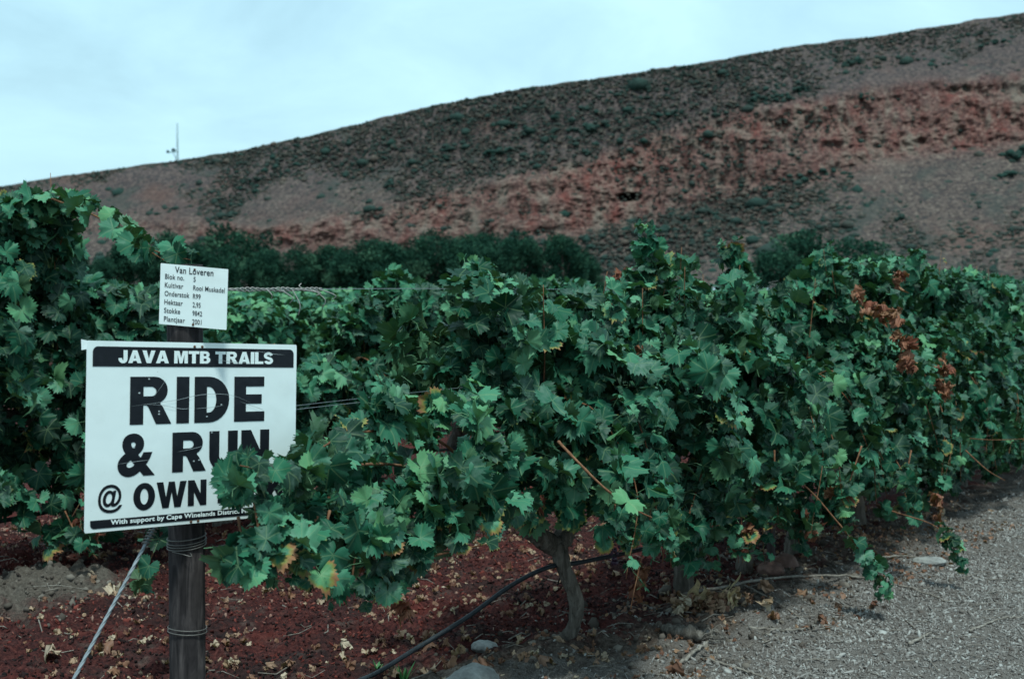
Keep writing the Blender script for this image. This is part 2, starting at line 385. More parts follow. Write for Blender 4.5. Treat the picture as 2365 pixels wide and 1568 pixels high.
def make_hill():
    nu, nv = 820, 300
    px = np.linspace(-900, 3300, nu); v = np.linspace(0, 1, nv)
    PX, VV = np.meshgrid(px, v); a, b = PX.ravel(), VV.ravel()
    P, py, yu, yl = hill_surface(a, b)
    warp = 30 * (fbm(P * 0.02, 5, 3) - 0.5) + 26 * (fbm(P * 0.11, 8, 2) - 0.5)
    rock = sstep(-24, 26, py + warp - yu) * sstep(-46, 30, yl - py - warp) * (0.68 + 0.32 * sstep(0.35, 0.6, fbm(P * 0.03, 19, 3))) 
    rel = 9 * (fbm(P * 0.012, 60, 4) - 0.5) * np.minimum(1, (1 - b) * 6 + 0.12) + 2.2 * (fbm(P * 0.12, 61, 3, 0.6) - 0.5)
    st = P * np.array([0.20, 0.20, 0.05]); cliff = (0.5 - np.abs(fbm(st, 77, 5, 0.66) - 0.5) * 4) * 4.5 + (vnoise(P * np.array([0.01, 0.01, 0.22]) + st * 0.05, 90) - 0.5) * 5
    d = unit(P - np.array([0, 0, CAM_H]))
    P = P + np.array([0, -0.55, 0.8]) * rel[:, None] - d * (rock * cliff)[:, None]
    # the dark cave mouth in the red band
    cav = np.exp(-((((a - 1452) - 0.2 * (py - 452)) / 22) ** 4 + ((py - 452 + (a - 1452) * 0.12) / 9) ** 4))
    P = P + d * (cav * 16)[:, None]
    # ground sheet behind the ridge
    back = P[-nu:] + np.array([0, 260, -60.0]); P = np.vstack([P, back])
    i = (np.arange(nv)[:, None] * nu + np.arange(nu - 1)[None, :]).ravel()
    F = np.stack([i, i + 1, i + nu + 1, i + nu], -1)
    rock = np.concatenate([rock, rock[-nu:]]); bb = np.concatenate([b, b[-nu:]]); cv = np.concatenate([cav, cav[-nu:] * 0])
    k = NT("hill_rock"); oc = k.coord(); z = k.attr("zone"); sp = k.n("SeparateXYZ"); k.l(z.outputs["Vector"], sp.inputs[0])
    rk, hv, cvn = sp.outputs
    n1 = k.noise(0.62, 6, 0.76, oc); n2 = k.noise(0.03, 4, 0.6, oc); n3 = k.noise(0.9, 3, 0.6, oc)
    soil = k.ramp(n1, [(0.36, (0.036, 0.036, 0.038)), (0.46, (0.066, 0.048, 0.046)), (0.57, (0.118, 0.087, 0.076)), (0.71, (0.25, 0.195, 0.16))])
    up = k.ramp(n1, [(0.36, (0.036, 0.036, 0.038)), (0.49, (0.074, 0.055, 0.055)), (0.6, (0.128, 0.092, 0.083)), (0.74, (0.20, 0.148, 0.13))])
    s = k.mix(k.rng(k.math('ADD', hv, k.rng(n2, 0.3, 0.7, -0.25, 0.25)), 0.45, 0.75, 0, 1), soil, up)
    s = k.mix(k.rng(n2, 0.54, 0.7, 0, 0.5), s, (0.13, 0.068, 0.056)); n5 = k.noise(0.045, 5, 0.65, oc, 0.5); s = k.mix(k.math('MULTIPLY', k.rng(n5, 0.52, 0.68, 0, 0.32), k.rng(hv, 0.5, 0.75, 1, 0.25)), s, k.mix(n1, (0.05, 0.04, 0.038), (0.25, 0.195, 0.16))); s = k.mix(k.rng(n5, 0.46, 0.36, 0, 0.6), s, (0.050, 0.058, 0.052))
    r = k.ramp(n1, [(0.36, (0.040, 0.030, 0.032)), (0.46, (0.115, 0.052, 0.045)), (0.56, (0.185, 0.095, 0.080)), (0.72, (0.30, 0.22, 0.18))])
    st2 = k.noise(1.0, 5, 0.6, k.mapv(oc, (0.16, 0.16, 0.03)))
    r = k.mix(k.rng(st2, 0.50, 0.66, 0, 0.6), r, (0.22, 0.185, 0.15)); r = k.mix(k.rng(st2, 0.46, 0.32, 0, 0.7), r, (0.17, 0.045, 0.038))
    c = k.mix(rk, s, r); c = k.mix(k.rng(n3, 0.56, 0.72, 0, 0.7), c, (0.035, 0.036, 0.036))
    c = k.mix(cvn, c, (0.012, 0.010, 0.012))
    m = k.done(k.pbsdf(c, 0.95, 0.08, 0, k.bump(n1, 0.6, 1.3)))
    o = link("hill", tri_mesh("hill", P, F, m, {"zone": np.stack([rock, bb, cv], -1)}))
    tag(o, "long brown hillside with a slanting band of red rock", "hill", kind="structure")
make_hill()

# scrub: lumpy little bushes
def blob(seed, sub=1, squash=0.7):
    import bmesh
    bm = bmesh.new(); bmesh.ops.create_icosphere(bm, subdivisions=sub, radius=1)
    V = np.array([v.co[:] for v in bm.verts]); F = np.array([[v.index for v in f.verts] for f in bm.faces]); bm.free()
    d = 0.65 + 0.75 * vnoise(V * 2.1 + seed * 7.3, seed); V = V * d[:, None]; V[:, 2] *= squash
    return V, F
def inst(tpl, P, Rm, S):
    """tpl: list of (V,F); P (n,3), Rm (n,3,3) or None, S (n,) or (n,3) -> V,F,owner"""
    n = len(P); pick = rng.integers(0, len(tpl), n); VV = []; FF = []; OW = []; base = 0
    for k, (V, F) in enumerate(tpl):
        ix = np.nonzero(pick == k)[0]
        if len(ix) == 0: continue
        s = S[ix] if S.ndim == 2 else S[ix][:, None]
        W = V[None] * s[:, None, :]
        if Rm is not None: W = np.einsum('nij,nvj->nvi', Rm[ix], W)
        W = W + P[ix][:, None, :]
        VV.append(W.reshape(-1, 3)); FF.append((F[None] + (np.arange(len(ix)) * len(V))[:, None, None] + base).reshape(-1, F.shape[1]))
        OW.append(np.repeat(ix, len(V))); base += len(ix) * len(V)
    return np.concatenate(VV), np.concatenate(FF), np.concatenate(OW)
def rotz(a):
    c, s = np.cos(a), np.sin(a); M = np.zeros((len(a), 3, 3)); M[:, 0, 0] = c; M[:, 0, 1] = -s; M[:, 1, 0] = s; M[:, 1, 1] = c; M[:, 2, 2] = 1
    return M
def randrot(n):
    q = unit(rng.normal(size=(n, 4))); w, x, y, z = q.T
    return np.stack([np.stack([1 - 2 * (y * y + z * z), 2 * (x * y - z * w), 2 * (x * z + y * w)], -1), np.stack([2 * (x * y + z * w), 1 - 2 * (x * x + z * z), 2 * (y * z - x * w)], -1), np.stack([2 * (x * z - y * w), 2 * (y * z + x * w), 1 - 2 * (x * x + y * y)], -1)], 1)
def scrub_material():
    k = NT("scrub_leaf"); oc = k.coord(); c = k.attr("tint").outputs["Fac"]; n = k.noise(1.6, 4, 0.6, oc)
    col = k.ramp(c, [(0.0, (0.018, 0.050, 0.040)), (0.4, (0.040, 0.052, 0.045)), (0.72, (0.080, 0.066, 0.056)), (1.0, (0.15, 0.105, 0.085))])
    col = k.mix(k.rng(n, 0.4, 0.7, 0, 0.6), col, (0.024, 0.042, 0.038))
    return k.done(k.pbsdf(col, 0.9, 0.1, 0, k.bump(n, 1.0, 0.6)))
M_SCRUB = scrub_material()
def make_scrub():
    bl = [blob(s, 1, 0.7) for s in range(10)]
    n = 85000
    px = rng.uniform(-500, 2900, n); v = rng.uniform(0.02, 0.995, n) ** 0.9
    P, py, yu, yl = hill_surface(px, v)
    dens = vnoise(np.stack([px / 60, py / 30, px * 0], -1), 4)
    inb = (py > yu - 3) & (py < yl + 3)
    keep = (rng.random(n) < np.where(inb, 0.26, np.where(py > yl, 0.72, 0.62) + 0.22 * np.clip((dens - 0.3) * 1.8, 0, 1) + 0.4 * sstep(.86, .97, v)))
    P, py, px, yl_ = P[keep], py[keep], px[keep], yl[keep]; m = len(P)
    P[:, 2] += 0.2; P[:, 1] -= 0.3
    S = rng.lognormal(-0.55, 0.40, m) * np.where(py > yl_, 1.0, 0.85)
    big = (rng.random(m) < 0.022) & (py > interp(RIDGE, px) + 30); S = np.where(big, S * 2.4, S)
    V, F, ow = inst(bl, P, rotz(rng.uniform(0, 6.28, m)), S[:, None] * np.stack([rng.uniform(.8, 1.5, m), np.ones(m), rng.uniform(.7, 1.1, m)], -1))
    o = link("hillside_scrub", tri_mesh("hillside_scrub", V, F, M_SCRUB, {"tint": (np.clip(rng.beta(2.2, 1.6, m), 0, 1) * np.where(big, 0.35, 1))[ow]}))
    tag(o, "dark speckle of low scrub bushes covering the hillside", "scrub", kind="stuff")
    # the large green thickets
    k = 0
    for (x, y, w, h) in [(1350, 298, 62, 11), (1155, 352, 44, 14), (1540, 265, 50, 12), (1785, 226, 60, 14), (1845, 208, 26, 12), (1965, 145, 50, 12), (2010, 160, 45, 8), (1600, 155, 40, 8), (2170, 155, 40, 8), (2300, 100, 50, 12), (1900, 398, 55, 13), (1890, 448, 16, 11), (2330, 365, 36, 22), (2310, 405, 26, 18), (2000, 228, 22, 12), (710, 335, 32, 8), (590, 415, 18, 12), (1040, 345, 34, 10), (900, 425, 14, 14), (1250, 535, 20, 10), (2130, 470, 22, 10), (1935, 120, 40, 8), (2250, 480, 20, 9), (1770, 435, 14, 10), (2080, 505, 22, 12)]:
        yr = interp(RIDGE, x); v = (y - 672) / (yr - 672); q, *_ = hill_surface(np.array([float(x)]), np.array([v])); q = q[0]
        sc = q[1] / FPX; nb = max(8, int(w * h / 16))
        off = np.stack([rng.normal(0, 0.42 * w * sc, nb), rng.normal(0, 2, nb), rng.normal(0, 0.3 * h * sc, nb)], -1)
        off[:, 2] += off[:, 0] * 0.12
        V, F, ow = inst(bl, q + off, rotz(rng.uniform(0, 6.28, nb)), rng.uniform(0.5, 1.3, nb) * (h * sc / 2.2))
        o = link("hillside_shrub", tri_mesh("hillside_shrub", V, F, M_SCRUB, {"tint": (rng.random(nb) * 0.3)[ow]}))
        tag(o, "dark green shrub thicket spreading on the far brown hillside", "shrub", "green shrub thickets on the hillside")
make_scrub()
def make_mast():
    b = hill_surface(np.array([414.0]), np.array([0.995]))[0][0]; b = b + np.array([0, -3, -0.5]); s = b[1] / FPX
    e = empty("antenna_mast", b, "thin lattice antenna mast standing alone on the hill crest", "mast")
    H = 88 * s; w = 0.42
    m = MB()
    for sx, sy in ((-1, -1), (1, -1), (0, 1)):
        m.tube([b + np.array([sx * w, sy * w, 0]), b + np.array([sx * w * 0.7, sy * w * 0.7, H])], 0.09, 5)
    for i in range(16):
        z0 = H * i / 16; z1 = H * (i + 1) / 16; c = [(-1, -1), (1, -1), (0, 1)]
        for j in range(3):
            a0 = c[j]; a1 = c[(j + 1) % 3]
            m.tube([b + np.array([a0[0] * w * .85, a0[1] * w * .85, z0]), b + np.array([a1[0] * w * .85, a1[1] * w * .85, z1])], 0.05, 4)
    m.build("lattice_mast", M_STEEL, e)
    for dx, dz, r in ((-8 * s, 25 * s, 1.0), (-21 * s, 22 * s, 0.75)):
        d = MB(); c = b + np.array([dx, -0.6, dz]); pts = []; F = []
        for j in range(5):
            for k in range(16):
                t = k / 16 * 6.283; rr = r * j / 4
                pts.append(c + np.array([rr * math.cos(t), -0.25 + 0.45 * (j / 4) ** 2 * -1, rr * math.sin(t)]))
        for j in range(4):
            for k in range(16): F.append((j * 16 + k, j * 16 + (k + 1) % 16, (j + 1) * 16 + (k + 1) % 16, (j + 1) * 16 + k))
        d.add(pts, F); d.build("dish", M_DISH, e)
    a = MB(); a.tube([b + np.array([-23 * s, -0.3, 20 * s]), b + np.array([0.3, -0.3, 24 * s])], 0.22, 6); a.tube([b + np.array([-10 * s, -0.3, 20 * s]), b + np.array([-2 * s, -0.3, 4 * s])], 0.2, 6)
    a.build("support_arm", M_STEEL, e)
make_mast()

# ------------------------------------------------------------------ far trees
def tree_leaf_material():
    k = NT("tree_leaf"); oc = k.coord(); c = k.attr("tint").outputs["Fac"]
    col = k.ramp(c, [(0.0, (0.010, 0.036, 0.024)), (0.5, (0.024, 0.072, 0.045)), (1.0, (0.065, 0.135, 0.080))])
    b = k.pbsdf(col, 0.9, 0.05); tr = k.n("BsdfTranslucent"); k.l(col, tr.inputs[0]); ms = k.n("MixShader"); ms.inputs[0].default_value = 0.15
    k.l(b.outputs[0], ms.inputs[1]); k.l(tr.outputs[0], ms.inputs[2]); return k.done(ms)
M_TREE = tree_leaf_material()
M_TRUNK = wood_material("tree_bark", (0.05, 0.04, 0.035), (0.10, 0.075, 0.065), (0.17, 0.13, 0.115), (3, 3, 0.4))
def tree_proto(seed, wid, kind):
    """unit tree: height 1, crown half width wid"""
    r = np.random.default_rng(seed)
    nc = 38; C = []
    while len(C) < nc:
        p = r.uniform(-1, 1, 3)
        if np.linalg.norm(p) < 1 and np.linalg.norm(p) > 0.35: C.append(p)
    C = np.array(C); lo = 0.10 if kind == 'low' else 0.3
    shape = 1.0 if kind == 'low' else 0.75 + 0.35 * C[:, 2]
    cr = np.stack([C[:, 0] * wid * shape, C[:, 1] * wid * shape, (lo + 1) / 2 + C[:, 2] * (1 - lo) / 2 * 0.92], -1)
    per = 300; P = []; T = []
    for c in cr:
        q = unit(r.normal(size=(per, 3))) * (r.random((per, 1)) ** 0.4) * np.array([0.19, 0.19, 0.12]) * (0.7 + 0.6 * r.random())
        P.append(c + q * np.array([wid * 2, wid * 2, 1])); T.append(np.clip(0.3 + 0.25 * r.normal() + r.normal(0, 0.12, per), 0, 1))
    P = np.concatenate(P); T = np.concatenate(T); n = len(P); s = r.uniform(0.008, 0.019, n)
    q = np.array([[-1, -0.6, 0], [0.2, -1, 0.2], [1, 0.3, 0], [-0.3, 0.9, -0.2]])
    V = np.einsum('nij,vj->nvi', randrot(n), q) * s[:, None, None] + P[:, None]
    F = (np.arange(n)[:, None] * 4 + np.arange(4)[None])
    crown = tri_mesh("crown", V.reshape(-1, 3), F, M_TREE, {"tint": np.repeat(T, 4)}, False)
    m = MB(); m.tube([(0, 0, -0.03), (0.01, 0, 0.2), (0.0, 0.01, 0.45), (0.02, 0, 0.8)], [0.035, 0.028, 0.02, 0.006], 7)
    for k in range(6):
        c = cr[k * 5]; z0 = 0.2 + 0.06 * k; m.tube([(0, 0, z0), c * np.array([0.5, 0.5, 0]) + np.array([0, 0, (z0 + c[2]) / 2 - 0.02]), c], [0.015, 0.01, 0.004], 5)
    me = bpy.data.meshes.new("trunk"); me.from_pydata(m.v, [], m.f); me.materials.append(M_TRUNK)
    return crown, me
def make_trees():
    pro = [tree_proto(1, 0.42, 'low'), tree_proto(2, 0.36, 'low'), tree_proto(3, 0.33, 'high'), tree_proto(4, 0.5, 'low'), tree_proto(5, 0.62, 'low')]
    L = [(20, 570, 3), (90, 575, 3), (170, 560, 2), (235, 575, 2), (290, 560, 2), (345, 548, 2), (395, 535, 2), (440, 566, 2), (500, 560, 0), (548, 528, 0), (610, 552, 1), (665, 556, 0), (720, 572, 3), (770, 558, 1), (820, 556, 0), (868, 565, 3), (905, 548, 1), (960, 545, 0), (1010, 533, 0), (1060, 548, 1), (1110, 556, 3), (1165, 540, 0), (1205, 536, 1), (1255, 548, 0), (1300, 545, 1), (1330, 575, 1), (1372, 628, 3), (1430, 640, 3), (1510, 636, 3), (1590, 640, 3)]
    for i, (x, y, v) in enumerate(L):
        Y = random.uniform(128, 150); p = at(x, y, Y); h = p[2] * 1.03
        e = empty("tree", (p[0], Y, 0), "dark green tree in the belt between the vineyard and the hill", "tree", "trees in the belt below the hill")
        for nm, me in zip(("crown", "trunk"), pro[v]):
            o = bpy.data.objects.new(nm, me); COL.objects.link(o); o.parent = e
        a = random.uniform(0, 6.28); e.rotation_euler = (0, 0, a); wf = random.uniform(0.85, 1.15); h *= random.uniform(0.78, 1.1); e.scale = (h * wf, h * wf, h)
    for (x, y, v, Y, lab) in [(1905, 538, 4, 118, "big rounded dark tree rising behind the vine tops at right"), (1800, 585, 3, 112, "lower dark bush on the shaded side of the big rounded tree"), (2040, 610, 3, 120, "low bush showing behind the vine with brown dead leaves"), (2130, 630, 3, 122, "lowest bush of the clump, mostly hidden by the vine tops")]:
        p = at(x, y, Y); h = p[2] * 1.02
        e = empty("tree", (p[0], Y, 0), lab, "tree")
        for nm, me in zip(("crown", "trunk"), pro[v]):
            o = bpy.data.objects.new(nm, me); COL.objects.link(o); o.parent = e
        e.rotation_euler = (0, 0, random.uniform(0, 6.28)); e.scale = (h * 1.25, h * 1.25, h)
make_trees()

# ------------------------------------------------------------------ grape leaves
def leaf_outline(r, lod):
    n = {0: 49, 1: 25, 2: 13}[lod]
    th = np.linspace(-168, 168, n)
    dp = r.uniform(0.75, 1.15)
    A = [(0, 1.0), (16, 0.88), (27, 0.90 - 0.10 * dp), (38, 0.90), (50, 0.97), (64, 0.90), (78, 0.89 - 0.09 * dp), (92, 0.86), (108, 0.88), (128, 0.82), (148, 0.74), (160, 0.60), (168, 0.32)]
    a = np.array(A); rad = np.interp(np.abs(th), a[:, 0], a[:, 1])
    rad = rad * (1 + r.normal(0, 0.03, n))
    if lod == 0: rad[1::2] *= 0.85
    elif lod == 1: rad[1::2] *= 0.90
    return np.radians(th), rad
def leaf_tpl(seed, lod, curl=1.0):
    r = np.random.default_rng(seed)
    th, rad = leaf_outline(r, lod)
    fold = r.uniform(-0.25, 0.75) * curl; cup = r.uniform(-0.6, 0.25) * curl; wav = r.uniform(0.06, 0.15) * curl; ph = r.uniform(0, 6.28); droop = r.uniform(0.0, 0.55) * curl; tw = r.normal(0, 0.32) * curl
    def relief(x, y):
        rr = np.hypot(x, y); t = np.arctan2(x, y)
        return fold * np.abs(x) + cup * rr ** 2 + wav * rr * np.sin(5 * t + ph) + wav * 0.6 * rr * np.sin(9 * t + 2 * ph) - droop * np.maximum(y, 0) ** 2 + tw * x * y
    x, y = rad * np.sin(th), rad * np.cos(th)
    if lod == 0:
        xi, yi = x[::2] * 0.56, y[::2] * 0.56
        X = np.concatenate([[0], xi, x]); Y = np.concatenate([[0], yi, y]); m = len(xi); F = []
        for i in range(m - 1):
            a, b = 1 + i, 2 + i; o = 1 + m + 2 * i
            F += [(0, b, a), (a, o + 1, o), (a, b, o + 1), (b, o + 2, o + 1)]
    else:
        X = np.concatenate([[0], x]); Y = np.concatenate([[0], y]); F = [(0, i + 2, i + 1) for i in range(len(x) - 1)]
    V = np.stack([X, Y, relief(X, Y)], -1)
    if curl > 2: V = V + (np.stack([vnoise(V * 2.6 + seed, 3 + c) for c in range(3)], -1) - 0.5) * np.array([0.75, 0.75, 1.2])
    return V, np.array(F), np.stack([X, Y], -1)
TPL = {l: [leaf_tpl(100 * l + s, l) for s in range(14 if l == 0 else 8)] for l in (0, 1, 2)}
TPL['dry'] = [leaf_tpl(500 + s, 0, 2.3) for s in range(8)]
def leaf_batch(P, N, T, S, rnd, age, lod):
    """P base points, N upper normals, T tip directions, S midrib lengths"""
    N = unit(N); T = unit(T - N * (T * N).sum(-1, keepdims=True)); Xa = np.cross(T, N)
    Rm = np.stack([Xa, T, N], -1)
    tpl = TPL[lod]; pick = rng.integers(0, len(tpl), len(P)); VV = []; FF = []; LC = []; AG = []; base = 0
    for k, (V, F, UV) in enumerate(tpl):
        ix = np.nonzero(pick == k)[0]
        if not len(ix): continue
        W = np.einsum('nij,nvj->nvi', Rm[ix], V[None] * S[ix][:, None, None] * np.ones((1, 1, 3))) + P[ix][:, None]
        VV.append(W.reshape(-1, 3)); FF.append((F[None] + (np.arange(len(ix)) * len(V))[:, None, None] + base).reshape(-1, 3))
        LC.append(np.concatenate([np.broadcast_to(UV[None], (len(ix),) + UV.shape), np.broadcast_to(rnd[ix][:, None, None], (len(ix), len(V), 1))], -1).reshape(-1, 3))
        AG.append(np.repeat(age[ix], len(V))); base += len(ix) * len(V)
    return np.concatenate(VV), np.concatenate(FF), np.concatenate(LC), np.concatenate(AG)
class Leaves:
    """leaf list of one vine, turned into one foliage mesh (with petioles)"""
    def __init__(s): s.a = []
    def add(s, P, N, T, S, rnd, age):
        s.a.append(np.concatenate([P, N, T, S[:, None], rnd[:, None], age[:, None]], -1))
    def all(s): return np.concatenate(s.a) if s.a else np.zeros((0, 12))
def foliage_mesh(A, lod, mat, name="foliage", petiole=True):
    V, F, LC, AG = leaf_batch(A[:, :3], A[:, 3:6], A[:, 6:9], A[:, 9], A[:, 10], A[:, 11], lod)
    if petiole:
        P, N, T, S = A[:, :3], unit(A[:, 3:6]), unit(A[:, 6:9]), A[:, 9]
        n = len(P); q = P - T * (S * 0.35)[:, None] - N * (S * 0.75)[:, None] + rng.normal(0, 0.012, (n, 3))
        mid = (P + q) / 2 - T * (S * 0.15)[:, None]; w = 0.0014
        s1 = unit(np.cross(q - P, rng.normal(size=(n, 3)))) * w; s2 = unit(np.cross(q - P, s1)) * w
        ring = [np.stack([c + s1, c - 0.5 * s1 + 0.87 * s2, c - 0.5 * s1 - 0.87 * s2], 1) for c in (P, mid, q)]
        PV = np.concatenate(ring, 1); f = []
        for a in (0, 3):
            for k in range(3):
                f += [(a + k, a + (k + 1) % 3, a + 3 + k), (a + (k + 1) % 3, a + 3 + (k + 1) % 3, a + 3 + k)]
        PF = (np.array(f)[None] + (np.arange(n) * 9)[:, None, None]).reshape(-1, 3) + len(V)
        lc = np.broadcast_to(np.stack([np.zeros(n), np.zeros(n), np.full(n, 0.97)], -1)[:, None], (n, 9, 3)).reshape(-1, 3)
        V = np.concatenate([V, PV.reshape(-1, 3)]); F = np.concatenate([F, PF]); LC = np.concatenate([LC, lc]); AG = np.concatenate([AG, np.zeros(n * 9)])
    return tri_mesh(name, V, F, mat, {"lc": LC, "age": AG})
UP = np.array([0, 0, 1.0])
def orient(O, droop=0.75, up=0.55, jit=0.5):
    """O outward directions -> leaf normals and tip directions (blades face out and up, tips hang)"""
    n = len(O); N = unit(O * 0.75 + UP * up + rng.normal(0, jit, (n, 3)))
    T = unit(-UP * droop + O * 0.45 + rng.normal(0, 0.5, (n, 3)))
    return N, T
def tints(n, old=0.03, light=0.0):
    rnd = np.clip(rng.beta(1.15, 1.35, n) + light, 0, 1)
    age = np.where(rng.random(n) < old, rng.uniform(0.35, 0.72, n), rng.uniform(0.0, 0.30, n))
    return rnd, age
def shell(t0, t1, n, ztop, zbot, wf, wb, row_k=1, size=(0.034, 0.094), bump=0.3, inner=0.38, hole=0.36, old=0.015, e=0.6, tn_=0.08, seed=0, light=0.0, c_n=0.0, amin=-1.2):
    """leaves on and in the lumpy surface of a hedge-like canopy along a row"""
    t = rng.uniform(t0, t1, n); a = rng.uniform(amin, 3.6, n)
    zt, zb = ztop(t), zbot(t); zt = zt + tn_ * (vnoise(np.stack([t * 3.1, t * 0, t * 0 + seed], -1), 7) - 0.5); zb = zb + 0.28 * (vnoise(np.stack([t * 2.6, t * 0 + 9, t * 0 + seed], -1), 8) - 0.5)
    zm, hh = (zt + zb) / 2, np.maximum((zt - zb) / 2, 0.05)
    ca, sa = np.cos(a), np.sin(a)
    sx = np.sign(ca) * np.abs(ca) ** e; sz = np.sign(sa) * np.abs(sa) ** e
    w = np.where(ca > 0, wf, wb)
    dep = np.where(rng.random(n) < inner, rng.uniform(0.0, 0.75, n), rng.uniform(0.86, 1.05, n))
    q = np.stack([t * 3.4, a * 1.3 * hh * 1.6, t * 0 + seed], -1)
    b = bump * (fbm(q, 31, 3) - 0.5) * 2
    nn = c_n + sx * w * dep + ca * b; z = zm + sz * hh * dep + 0.5 * sa * b
    cut = (vnoise(q * 1.9 + 5, 55) > hole) | (dep < 0.8)
    P = np.stack([P0[0] + TD[0] * t + ND[0] * (nn - (row_k - 1) * ROWGAP), P0[1] + TD[1] * t + ND[1] * (nn - (row_k - 1) * ROWGAP), z], -1)
    O = np.stack([ND[0] * ca, ND[1] * ca, sa * 0.8], -1)
    N, T = orient(unit(O)); S = size[0] + (size[1] - size[0]) * rng.beta(1.1, 1.7, n); rnd, age = tints(n, old, light)
    age = np.clip(age + np.where(z < zb + 0.18, 0.10, 0), 0, 1.2)
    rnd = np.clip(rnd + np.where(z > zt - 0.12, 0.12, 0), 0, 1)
    k = cut & (z > 0.16)
    return np.concatenate([P, N, T, S[:, None], rnd[:, None], age[:, None]], -1)[k], t[k]
def shoot(pts, nl, size=(0.055, 0.085), r0=0.0042, old=0.06, light=0.08, start=0.0, spread=1.0):
    """a cane through pts with nl leaves alternating along it -> (centre line, radii, leaf rows)"""
    C = spline(pts, max(10, 6 * len(pts))); rad = np.linspace(r0, r0 * 0.35, len(C))
    if nl == 0: return C, rad, np.zeros((0, 12))
    u = np.linspace(start, 1, nl); idx = np.clip((u * (len(C) - 1)).astype(int), 0, len(C) - 2)
    d = unit(C[idx + 1] - C[idx]); side = unit(np.cross(d, UP) + 1e-6) * np.where(np.arange(nl) % 2, 1, -1)[:, None]
    O = unit(side * 0.8 + UP * 0.45 + rng.normal(0, 0.35, (nl, 3)) + np.array([0, -0.45, 0]))
    P = C[idx] + O * (0.045 * spread); N, T = orient(O, 0.6, 0.5, 0.4)
    S = rng.uniform(*size, nl) * (1 - 0.55 * np.clip((u - 0.72) / 0.28, 0, 1)); rnd, age = tints(nl, old, light)
    return C, rad, np.concatenate([P, N, T, S[:, None], rnd[:, None], age[:, None]], -1)
def cane_obj(C, rad, parent, name="cane"):
    m = MB(); rr = [r * (1.25 if i % 5 == 0 else 1.0) for i, r in enumerate(rad)]
    m.tube(C, rr, 6); return m.build(name, M_CANE, parent)
def trunk_obj(paths, parent):
    """paths: list of (points, radii)"""
    m = MB()
    for pts, rads in paths:
        n = 10 * len(pts); C = spline(pts, n); rr = np.interp(np.linspace(0, 1, n), np.linspace(0, 1, len(rads)), rads)
        seg = 18; V = []; F = []
        for i in range(n):
            d = unit(C[min(i + 1, n - 1)] - C[max(i - 1, 0)]); a = unit(np.cross(d, np.array([0.3, 0.9, 0.1]))); b = np.cross(d, a)
            ang = np.arange(seg) / seg * 2 * math.pi + i * 0.05
            q = np.stack([np.cos(ang) * 2.4, np.sin(ang) * 2.4, np.full(seg, i * 0.16)], -1) + pts[0][0] * 5
            r = rr[i] * (0.52 + 0.95 * fbm(q, 12, 4, 0.68))
            V += list(C[i] + a * (np.cos(ang) * r)[:, None] + b * (np.sin(ang) * r)[:, None])
        for i in range(n - 1):
            for k in range(seg): F.append((i * seg + k, i * seg + (k + 1) % seg, (i + 1) * seg + (k + 1) % seg, (i + 1) * seg + k))
        F.append(tuple((n - 1) * seg + k for k in range(seg)))
        m.add(V, F)
    return m.build("trunk", M_BARK, parent)
def generic_trunk(b, parent, h=0.62, r=0.045, lean=None):
    l = lean if lean is not None else random.uniform(-0.12, 0.12); z = b[2] - 0.06
    T3 = np.array([TD[0], TD[1], 0]); N3 = np.array([ND[0], ND[1], 0])
    p = [b + np.array([0, 0, -0.06]), b + T3 * l * 0.6 + N3 * random.uniform(-.03, .03) + UP * h * 0.35, b + T3 * l + N3 * random.uniform(-.03, .03) + UP * h * 0.7, b + T3 * l * 0.7 + UP * h]
    top = p[-1]
    trunk_obj([(p, [r * 1.35, r, r * 0.95, r * 1.2]),
               ([top - UP * 0.05, top + T3 * 0.2 + UP * 0.12, top + T3 * 0.5 + UP * 0.2], [r, r * 0.7, r * 0.45]),
               ([top - UP * 0.05, top - T3 * 0.2 + UP * 0.1, top - T3 * 0.5 + UP * 0.2], [r, r * 0.7, r * 0.45])], parent)

# ---- row 1: the vines along the wire
def t_of(px, n=0.0):
    u = (px - CX) / FPX; x0 = P0[0] + ND[0] * n; y0 = P0[1] + ND[1] * n
    return (u * y0 - x0) / (TD[0] - u * TD[1])
def z_table(tab, n, k=1):
    """(px, py) outline of the canopy seen against what lies behind -> height along the row"""
    a = []
    for px, py in tab:
        nn = n - (k - 1) * ROWGAP; t = t_of(px, nn); Y = P0[1] + TD[1] * t + ND[1] * nn
        a.append((t, at(px, py, Y)[2]))
    a = np.array(a); return lambda t: np.interp(t, a[:, 0], a[:, 1])
OUT1 = [(960, 700), (1010, 640), (1060, 605), (1130, 612), (1200, 640), (1300, 655), (1400, 655), (1440, 615), (1490, 590), (1560, 580), (1610, 605), (1632, 660), (1645, 720), (1662, 650), (1690, 620), (1720, 640), (1760, 690), (1800, 660), (1840, 615), (1900, 575), (1960, 600), (2050, 590), (2120, 590), (2160, 625), (2230, 620), (2300, 635), (2365, 645), (2700, 650)]
TOP1 = z_table(OUT1, 0.0)
BOT1 = z_table([(1230, 1190), (1330, 1140), (1500, 1240), (1600, 1215), (1700, 1200), (1800, 1170), (1900, 1170), (2000, 1180), (2100, 1190), (2200, 1130), (2365, 1040), (2600, 980)], 0.4)
VT1 = [2.14, 3.36, 4.07, 4.75, 5.9, 7.05, 8.25, 9.45]
VLAB = ["nearest grapevine with bare twisted trunk crossed by a black pipe", "grapevine with tall leafy peak, just behind the twisted trunk vine", "grapevine with narrow upright shoot beside the gap at the wire", "grapevine growing around the thin purplish trellis post",
        "grapevine carrying long hanging strings of brown dead leaves", "grapevine just beyond the hanging strings of brown dead leaves", "further grapevine with low leafy skirt above the gravel track", "farthest grapevine of the row, at the right edge above dark soil"]
vines1 = []; leaves1 = [Leaves() for _ in VT1]
